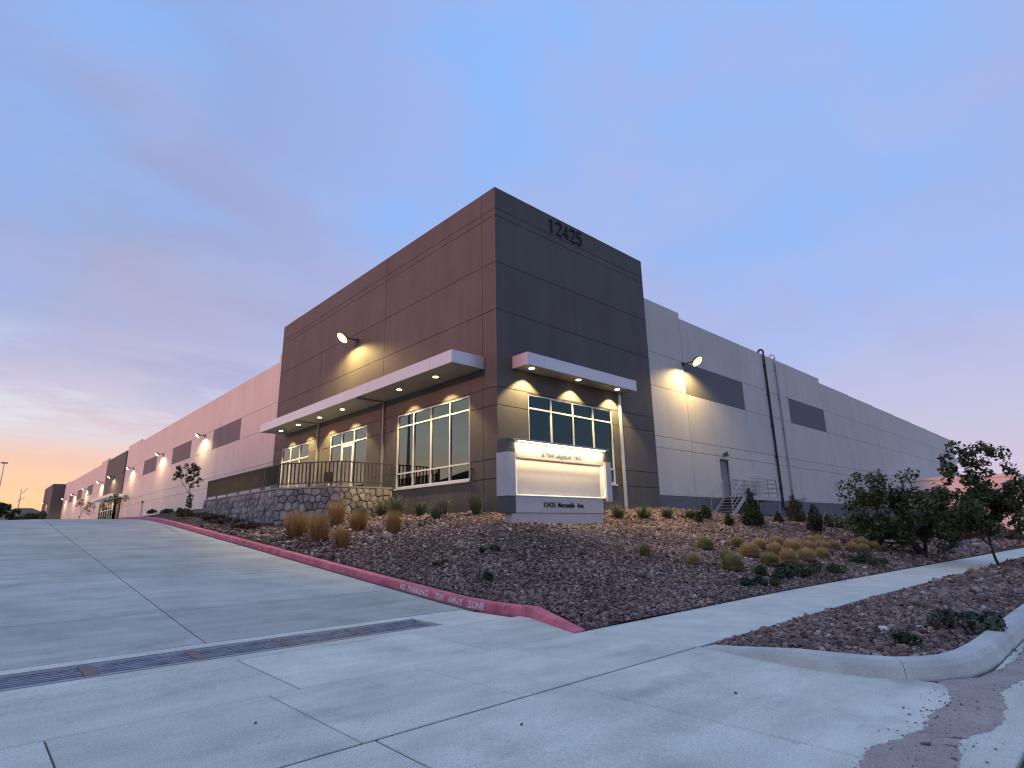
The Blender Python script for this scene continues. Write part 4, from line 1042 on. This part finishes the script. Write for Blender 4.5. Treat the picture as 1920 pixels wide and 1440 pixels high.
def leaf_cloud(cent, n, size, seed, up_bias=.3):
    """n leaf faces round the given (x,y,z,r) clumps"""
    g_ = np.random.default_rng(seed); C_ = np.asarray(cent, float); k = g_.choice(len(C_), n, p=C_[:, 3] ** 2 / (C_[:, 3] ** 2).sum())
    d = g_.normal(0, 1, (n, 3)); d /= np.linalg.norm(d, axis=1, keepdims=True)
    p = C_[k, :3] + d * (C_[k, 3] * g_.uniform(.35, 1.05, n) ** .6)[:, None]
    nrm = d + g_.normal(0, .6, (n, 3)); nrm[:, 2] += up_bias; nrm /= np.linalg.norm(nrm, axis=1, keepdims=True)
    u = np.cross(nrm, g_.normal(0, 1, (n, 3))); u /= np.linalg.norm(u, axis=1, keepdims=True); w = np.cross(nrm, u)
    s = (size * g_.uniform(.6, 1.35, n))[:, None]
    V = np.stack([p - u * s, p - w * s * .5 + nrm * s * .12, p + u * s, p + w * s * .5 + nrm * s * .12], 1).reshape(-1, 3)
    q = 4 * np.arange(n)[:, None]; F = np.concatenate([q + np.array([[0, 1, 2]]), q + np.array([[0, 2, 3]])])
    T = np.repeat(np.clip(g_.normal(.45, .22, n) + .25 * g_.normal(0, 1, len(C_))[k] * .5, 0, 1), 4)
    return V, F, T
def low_shrub(name, x, y, R, H, mat, lab, group, seed, n=700, size=.045, cat='shrub', z=None):
    g_ = np.random.default_rng(seed); cl = []
    for k in range(max(5, int(R * 14))):
        a = g_.uniform(0, 6.28); r = R * math.sqrt(g_.random()) * .8; cl.append((math.cos(a) * r, math.sin(a) * r, H * (.35 + .3 * g_.random()) * (1 - .4 * r / R), H * g_.uniform(.25, .5)))
    V, F, T = leaf_cloud(cl, n, size, seed)
    V[:, 2] = np.maximum(V[:, 2], .01)
    t = thing(name, lab, cat, (x, y, gz(x, y) if z is None else z), group)
    np_mesh('foliage', V, F, mat, t, tone=T)
    st_ = MB()
    for k in range(5):
        a = g_.uniform(0, 6.28); st_.tube([(x, y, t.location.z), (x + math.cos(a) * R * .5, y + math.sin(a) * R * .5, t.location.z + H * .55)], [.015, .006], 5)
    st_.build('stem', M['bark'], t); return t
GL = 'dark green creepers on the stone slope'
for i, (x, y, R, H, mt, lab) in enumerate([
    (-.14, -9.25, .75, .24, 'dark_leaf', 'dark green creeper nearest the sidewalk, below the olive mounds'),
    (1.63, -9.0, .95, .32, 'dark_leaf', 'dark green creeper in front of the front row of straw mounds'),
    (3.6, -9.1, 1.15, .36, 'dark_leaf', 'widest dark green creeper running beside the sidewalk edge'),
    (2.7, -9.2, .6, .25, 'dark_leaf', 'small dark creeper between the two wide ones at the sidewalk'),
    (9.6, -9.0, 1.3, .42, 'dark_leaf', 'dark green creeper left of the tree at the sidewalk edge'),
    (-4.04, -4.29, .42, .16, 'dark_leaf', 'small dark weed on the stones left below the sign'),
    (-5.31, -3.79, .34, .16, 'dark_leaf', 'small dark weed closest to the white stencilled kerb'),
    (-5.3, -5.64, .3, .16, 'dark_leaf', 'small dark weed on the stones near the kerb bend'),
    ]):
    low_shrub('creeper', x, y, R, H, M[mt], lab, GL, 300 + i, int(500 + 900 * R), .04)
low_shrub('creeper', -5.75, -13.7, .16, .16, M['dark_leaf'], 'tiny green weed in the parkway stones by the rounded kerb', GL, 320, 260, .03, z=.11)
low_shrub('sage_bush', -4.0, -14.0, .52, .26, M['sage_leaf'], 'dusty grey green bush in the parkway strip by the kerb', 'grey green bushes', 321, 1100, .04, z=.11)
GB = 'brown and green ground shrubs by the driveway crest'
for i, (x, y, R, H, mt, lab) in enumerate([
    (-5.2, 22.5, .9, .35, 'dark_leaf', 'green ground shrub on the kerb mound below the young tree'),
    (-5.5, 25.3, .9, .32, 'dark_leaf', 'green ground shrub farthest along the kerb mound'),
    (-5.3, 18.5, 1.0, .38, 'brown_leaf', 'brown dry ground shrub between kerb and far end of stone wall'),
    (-5.3, 15.8, 1.0, .36, 'brown_leaf', 'brown dry ground shrub at the middle of the stone wall'),
    (-5.3, 13.0, .9, .32, 'brown_leaf', 'brown dry ground shrub before the near half of stone wall'),
    (-5.3, 10.4, .8, .28, 'brown_leaf', 'brown dry ground shrub by the stone wall bend')]):
    low_shrub('ground_shrub', x, y, R, H, M[mt], lab, GB, 340 + i, 900, .05)

def conifer(x, y, R, H, lab, seed, n=2600):
    g_ = np.random.default_rng(seed); cl = []
    for k in range(46):
        t = (k + g_.random()) / 46; r = R * (1 - t) ** .5 * (1.0 if t > .12 else .8); a = g_.uniform(0, 6.28)
        cl.append((math.cos(a) * r * .62, math.sin(a) * r * .62, .08 + t * (H - .1), max(.07, r * .55)))
    V, F, T = leaf_cloud(cl, n, .05, seed, .1); V[:, 2] = np.maximum(V[:, 2], .02)
    z = gz(x, y); t_ = thing('juniper', lab, 'shrub', (x, y, z), 'dark upright junipers near the stair')
    np_mesh('foliage', V, F, M['dark_leaf'], t_, tone=T)
    b = MB(); b.tube([(x, y, z - .1), (x, y, z + H * .8)], [.05, .01], 6); b.build('trunk', M['bark'], t_)
conifer(12.0, -3.83, .46, 1.72, 'tallest dark pointed juniper in front of the steel stair', 400)
conifer(12.9, -3.6, .36, 1.1, 'shorter juniper pressed against the right of the tallest one', 401)
conifer(20.6, -2.4, .56, 1.6, 'dark juniper behind, below the foot of the grey roof pipe', 402)
conifer(17.24, -4.63, .45, 1.42, 'dark oval juniper with a bare sapling in front', 403)
conifer(11.3, -3.9, .2, .62, 'tiny juniper left of the tallest one', 404, 900)
conifer(16.8, -3.0, .28, .66, 'small juniper below the right end of the landing', 405, 900)
conifer(9.62, -3.9, .22, .5, 'little round juniper left of the stair foot', 406, 900)
conifer(8.2, -3.3, .2, .45, 'little juniper nearest the tower corner', 407, 800)
conifer(9.7, -2.8, .3, .6, 'small dark juniper right below the stair treads', 408, 900)
conifer(21.7, -3.7, .3, .75, 'small juniper standing past the oval juniper', 409, 900)

def grow(b, p, d, length, rad, depth, tips, g_, bend=.35, split=(2, 3), wob=.12):
    pts = [p]; cur = Vector(d).normalized(); n = 4
    for k in range(n):
        cur = (cur + Vector(g_.normal(0, wob, 3)) + Vector((0, 0, .04))).normalized(); pts.append(pts[-1] + cur * length / n)
    b.tube(pts, [rad * (1 - .42 * k / n) for k in range(n + 1)], 7 if rad > .03 else 5)
    if depth == 0: tips.append(pts[-1]); tips.append(pts[-2]); return
    for k in range(int(g_.integers(split[0], split[1] + 1))):
        nd = (cur + Vector(g_.normal(0, bend, 3)) * 1.6 + Vector((0, 0, .08))).normalized()
        grow(b, pts[-1 if k else -2], nd, length * g_.uniform(.62, .82), rad * .6, depth - 1, tips, g_, bend, split)
def tree(name, x, y, z, stems, depth, leaves, lsize, mat, lab, cat, group, seed, clump=.3, bend=.35, extra=(), wob=.12):
    g_ = np.random.default_rng(seed); t = thing(name, lab, cat, (x, y, z), group); b = MB(); tips = []
    for d, l, r in stems: grow(b, Vector((x, y, z - .1)), d, l, r, depth, tips, g_, bend, wob=wob)
    b.build('trunk', M['bark'], t, smooth_=True)
    cl = [(p.x - x, p.y - y, p.z - z, clump * g_.uniform(.6, 1.25)) for p in tips] + list(extra)
    V, F, T = leaf_cloud(cl, leaves, lsize, seed + 1); V[:, 2] = np.maximum(V[:, 2], .1)
    np_mesh('crown', V, F, mat, t, tone=T); return t
GTR = 'trees by the sidewalk'
R3 = Vector((r0.x, r0.y, 0)); F3 = Vector((fwd.x, fwd.y, 0)).normalized()
def volume(seed, n, lo, hi, zs, prof, r):
    """n leaf clumps filling a crown: lateral range lo..hi (seen from the street) scaled by prof(t) over heights zs"""
    g_ = np.random.default_rng(seed); out = []
    for k in range(n):
        t = (k + g_.random()) / n; z = zs[0] + t * (zs[1] - zs[0]); c_, w = (lo + hi) / 2, (hi - lo) / 2 * prof(t)
        a, q = g_.uniform(0, 6.28), math.sqrt(g_.random()); p = R3 * (c_ + w * q * math.cos(a)) + F3 * (w * .75 * q * math.sin(a))
        out.append((p.x, p.y, z, r * g_.uniform(.6, 1.3)))
    return out
tree('leaning_tree', 17.63, -8.9, .05, [((-.45, .25, 1), 1.35, .17), ((-.15, .35, 1), 1.3, .14), ((-.7, .1, .8), 1.15, .12), ((.15, -.1, .8), .95, .11)], 3, 10500, .085, M['tree_leaf'],
     'dark multi-stemmed tree leaning left at the inner edge of the sidewalk', 'tree', GTR, 501, .36, .4,
     extra=volume(71, 40, -3.5, .3, (1.2, 3.7), lambda t: .8 + .3 * math.sin(t * 2.6), .36) + volume(75, 14, -.6, 1.3, (1.2, 2.9), lambda t: 1.0, .34))
tree('young_tree', 14.3, -11.95, float(street_z(14.3)), [((-.1, .12, 1), 1.15, .055)], 4, 10500, .09, M['tree_leaf'],
     'thin-trunked leafy tree in the parkway stones beside the sidewalk', 'tree', GTR, 507, .24, .42,
     extra=volume(72, 40, -2.2, 1.9, (2.0, 4.55), lambda t: 1.1 if t < .4 else .95 - .55 * t, .27) + volume(74, 36, -2.3, 2.4, (1.35, 2.8), lambda t: 1.0, .36))
tree('young_tree', -4.15, 24.5, 3.14, [((.05, 0, 1), 1.2, .035)], 3, 1300, .07, M['tree_leaf'],
     'slim young tree with open crown at the end of the stone wall', 'tree', 'young trees along the driveway side', 515, .16, .3, wob=.03,
     extra=[(.02, 0, .3, .2), (-.03, 0, .55, .2), (.02, .03, .8, .2)] + volume(73, 26, -.55, .6, (1.45, 2.3), lambda t: 1 - .5 * abs(t - .5), .10))
b = MB()
def sapling(x, y, H, lab, seed):
    z = gz(x, y); g_ = np.random.default_rng(seed); t = thing('bare_sapling', lab, 'sapling', (x, y, z)); b = MB(); tips = []
    grow(b, Vector((x, y, z - .05)), (.05, 0, 1), H * .45, .022, 2, tips, g_, .3); b.build('trunk', M['galv'], t)
sapling(16.6, -5.1, 1.2, 'bare pale sapling in front of the dark oval juniper', 530)
GM = 'grey green shrubs beyond the straw mounds'
for i, (x, y, R, H, mt, lab) in enumerate([
    (23.1, -4.0, 1.5, .95, 'sage_leaf', 'grey green shrub nearest the small junipers'),
    (22.4, -5.2, 1.2, .7, 'sage_leaf', 'grey green shrub in front of its neighbour, left of the tree'),
    (24.0, -6.0, 1.3, .7, 'sage_leaf', 'low grey green shrub behind the golden mounds'),
    (26.0, -4.8, 1.7, 1.2, 'dark_leaf', 'dark green shrub under the left side of the leaning tree'),
    (30.0, -5.5, 1.8, 1.0, 'sage_leaf', 'sprawling grey shrub seen under the leaning tree crown'),
    (33.0, -6.8, 1.6, .7, 'brown_leaf', 'dry brown shrub between the two trees, near one'),
    (37.0, -7.0, 1.8, .8, 'brown_leaf', 'dry brown shrub between the two trees, far one'),
    (44.0, -6.8, 2.2, 1.1, 'sage_leaf', 'grey green shrub beyond the thin-trunked tree'),
    (49.0, -7.6, 1.6, 1.0, 'dark_leaf', 'dark shrub along the far sidewalk bend'),
    (54.0, -5.8, 1.9, 1.2, 'sage_leaf', 'farthest grey green shrub at the foot of the pink lit wall'),
    (40.0, -4.0, 2.4, 2.0, 'dark_leaf', 'tall dark shrub against the warehouse between the trees')]):
    low_shrub('shrub', x, y, R, H, M[mt], lab, GM, 560 + i, 1500, .10)

# ================================================================== FAR THINGS
fb = thing('low_building', 'low flat-roofed building with pink lit wall beyond the trees at far right', 'building', (70, -4, -.6))
FBP = [(57.1, .42), (59.9, -8.46), (96, -9.0), (96, .42)]
b = MB(); b.prism(FBP, -1.4, 5.7); b.build('wall', M['pale_wall'], fb)
b = MB(); b.prism([(57.0, .44), (59.82, -8.56), (96.1, -9.1), (96.1, .44)], 5.703, 6.0); b.build('parapet_cap', M['pale_wall'], fb)
b = MB(); b.prism([(57.4, .2), (60.1, -8.2), (95.8, -8.8), (95.8, .2)], 6.0, 6.02); b.build('roof', M['roof'], fb)
for k in range(3):
    x = 62.5 + 7 * k; y = -8.46 - .54 * (x - 59.9) / 36.1
    b = MB(); b.box((x, y - .06, 1.6), (x + 3.4, y + .04, 4.2)); w = b.build('window', M['glass_teal'], fb)
    b = MB(); b.box((x - .1, y - .1, 1.45), (x + 3.5, y - .062, 1.6)); b.build('sill', M['white_frame'], w)

def house(x, y, w, dpt, zb, h, rh, lab):
    t = thing('house', lab, 'house', (x, y, zb), 'houses beyond the parking lot')
    b = MB(); b.box((x - w / 2, y - dpt / 2, zb), (x + w / 2, y + dpt / 2, zb + h)); b.build('wall', M['house_wall'], t)
    b = MB(); q = .6; e_ = [(x - w / 2 - q, y - dpt / 2 - q, zb + h), (x + w / 2 + q, y - dpt / 2 - q, zb + h), (x + w / 2 + q, y + dpt / 2 + q, zb + h), (x - w / 2 - q, y + dpt / 2 + q, zb + h), (x - w * .2, y, zb + h + rh), (x + w * .2, y, zb + h + rh)]
    b.add(e_, [(0, 1, 5, 4), (1, 2, 5), (2, 3, 4, 5), (3, 0, 4), (3, 2, 1, 0)]); b.build('roof', M['house_roof'], t)
    for s in (-.25, .25):
        b = MB(); b.box((x + w * s - .7, y - dpt / 2 - .05, zb + h - 2.2), (x + w * s + .7, y - dpt / 2 + .02, zb + h - .8)); b.build('window', M['glass_teal'], t)
house(-12.5, 185, 10, 9, 2.8, 5.4, 2.0, 'beige house at the left edge, partly behind the dark tree')
house(-3.2, 200, 9, 9, 3.0, 5.6, 1.8, 'beige house in the middle of the far row')
house(-16.0, 240, 12, 10, 3.0, 7.6, 2.2, 'tall beige house farthest back beside the dark tree')
hx = np.linspace(-700, 500, 60); hy = np.array([900, 1000, 1100, 1300])
prop(grid_mesh('far_hills', hx, hy, lambda X, Y: np.interp(Y, [900, 1000, 1100, 1300], [0, .7, 1, .6]) * (38 + 7 * np.sin(X * .013) + 4 * np.sin(X * .041 + 1)), M['ridge']), kind='structure')
def far_tree(x, y, zb, H, R, lab, seed, mat='tree_leaf', n=900, ls=.28):
    g_ = np.random.default_rng(seed); cl = [(g_.normal(0, R * .42), g_.normal(0, R * .42), H * .42 + g_.uniform(0, H * .5), R * g_.uniform(.25, .5)) for k in range(16)]
    t = thing('far_tree', lab, 'tree', (x, y, zb), 'trees beyond the parking lot'); V, F, T = leaf_cloud(cl, n, ls, seed)
    np_mesh('crown', V, F, M[mat], t, tone=T); b = MB(); b.tube([(x, y, zb), (x, y, zb + H * .6)], [.16, .06], 6); b.build('trunk', M['bark'], t)
far_tree(-12.0, 92, 2.6, 4.6, 1.7, 'dark bushy tree at the left edge beyond the driveway crest', 601, 'dark_leaf', 1600)
far_tree(-13.6, 96, 2.6, 3.8, 1.6, 'lower dark tree cut off by the left edge', 602, 'dark_leaf', 1200)
far_tree(-5.7, 112, 2.7, 3.4, 1.3, 'bright green bush before the far end of the warehouse', 603, 'tree_leaf', 1400)
far_tree(-7.4, 150, 2.8, 5.4, 1.0, 'small dark tree in front of the beige houses', 604, 'dark_leaf', 700)
far_tree(-5.2, 160, 2.8, 4.4, 1.2, 'dark tree near the end of the warehouse row', 605, 'dark_leaf', 800)
for i, (x, y, H, lab) in enumerate([(-1.2, 72, 4.4, 'young tree before the second entrance canopy'), (-1.3, 101, 4.6, 'young tree on the warehouse side past the second entrance')]):
    tree('young_tree', x, y, 2.92, [((.03, 0, 1), H * .42, .05)], 3, 420, .11, M['tree_leaf'], lab, 'tree', 'young trees along the driveway side', 620 + i, .28, .45)
GW = 'low dark shrubs at the foot of the far wall'
for i, (x, y, lab) in enumerate([(-1.0, 78.5, 'low dark shrub right of the second entrance'), (-1.0, 94.5, 'low dark shrub left of the second entrance, near one'), (-1.0, 98, 'low dark shrub left of the second entrance, far one')]):
    low_shrub('far_shrub', x, y, 1.1, 1.25, M['dark_leaf'], lab, GW, 640 + i, 500, .12, z=2.95)
# light poles
def light_pole(x, y, zb, H, lab, r=.1, heads=2):
    t = thing('light_pole', lab, 'lamp post', (x, y, zb), 'parking lot light poles')
    b = MB(); b.tube([(x, y, zb), (x, y, zb + H)], [r * 1.2, r * .7], 8); b.build('pole', M['galv'], t)
    b = MB(); b.tube([(x, y, zb), (x, y, zb + .7)], .3, 12); b.build('base', M['kerb_concrete'], t)
    for s in ([-1, 1] if heads == 2 else [1]):
        b = MB(); b.box((x + s * .15 if heads == 2 else x - .35, y - .2, zb + H), (x + s * .85 if heads == 2 else x + .35, y + .2, zb + H + .14)); b.build('lamp_head', M['black_metal'], t)
light_pole(-11.89, 84, 2.7, 8.6, 'slender light pole at the left edge beyond the crest', .07, 1)
light_pole(-20, 37.6, 2.4, 12.2, 'tall twin-headed light pole in the lot, mirrored in the corner window', .2)
at = thing('radio_mast', 'thin radio mast with antennas among the far houses', 'mast', (-5.4, 180, 3))
b = MB(); b.tube([(-5.4, 180, 3), (-5.4, 180, 14.3)], [.18, .08], 6); b.build('pole', M['galv'], at)
b = MB(); b.bar((-5.9, 180, 11.2), (-4.5, 180, 12.2), .12); b.bar((-5.2, 180, 13.2), (-4.2, 180, 14.6), .12); b.build('antenna', M['galv'], at)
bl = thing('bollard_post', 'slim dark post standing at the wall past the kerb end', 'post', (-2.0, 50, 2.85))
b = MB(); b.tube([(-2.0, 50, 2.85), (-2.0, 50, 4.8)], .06, 8); b.build('pole', M['galv'], bl)
b = MB(); b.tube([(-2.0, 50, 4.8), (-2.0, 50, 5.0)], .09, 8); b.build('cap', M['black_metal'], bl)

# small litter on the apron: dropped leaves and pebbles, one object each
GP = 'bits dropped on the concrete apron'
spots = [(-11.9, -12.9, .02, 'dark leaf scrap'), (-13.2, -11.2, .03, 'dark scrap'), (-12.1, -10.6, .018, 'pebble'), (-8.6, -13.0, .02, 'pebble'), (-10.6, -12.2, .016, 'pebble'), (-8.9, -14.55, .035, 'dark twig')]
labs = ['dark leaf scrap on the apron slab by the bottom edge', 'dark scrap on the sidewalk slabs at lower left', 'small pebble on the slab below the drain', 'pebble on the apron before the rounded kerb', 'small pebble beside the apron joint', 'dark twig lying on the sand in the gutter']
for (x, y, s, _), lab in zip(spots, labs):
    v = VAR[int(rng.integers(0, 60))] * s; z = float(np.interp(y, [-15.05, -14.5, -11.65], [-.012, -.02, 0.003])) + s * .3
    t = np_mesh('pebble', v, ICO_F, M['joint_dirt'], loc=(x, y, z)); prop(t, lab, 'pebble', GP)
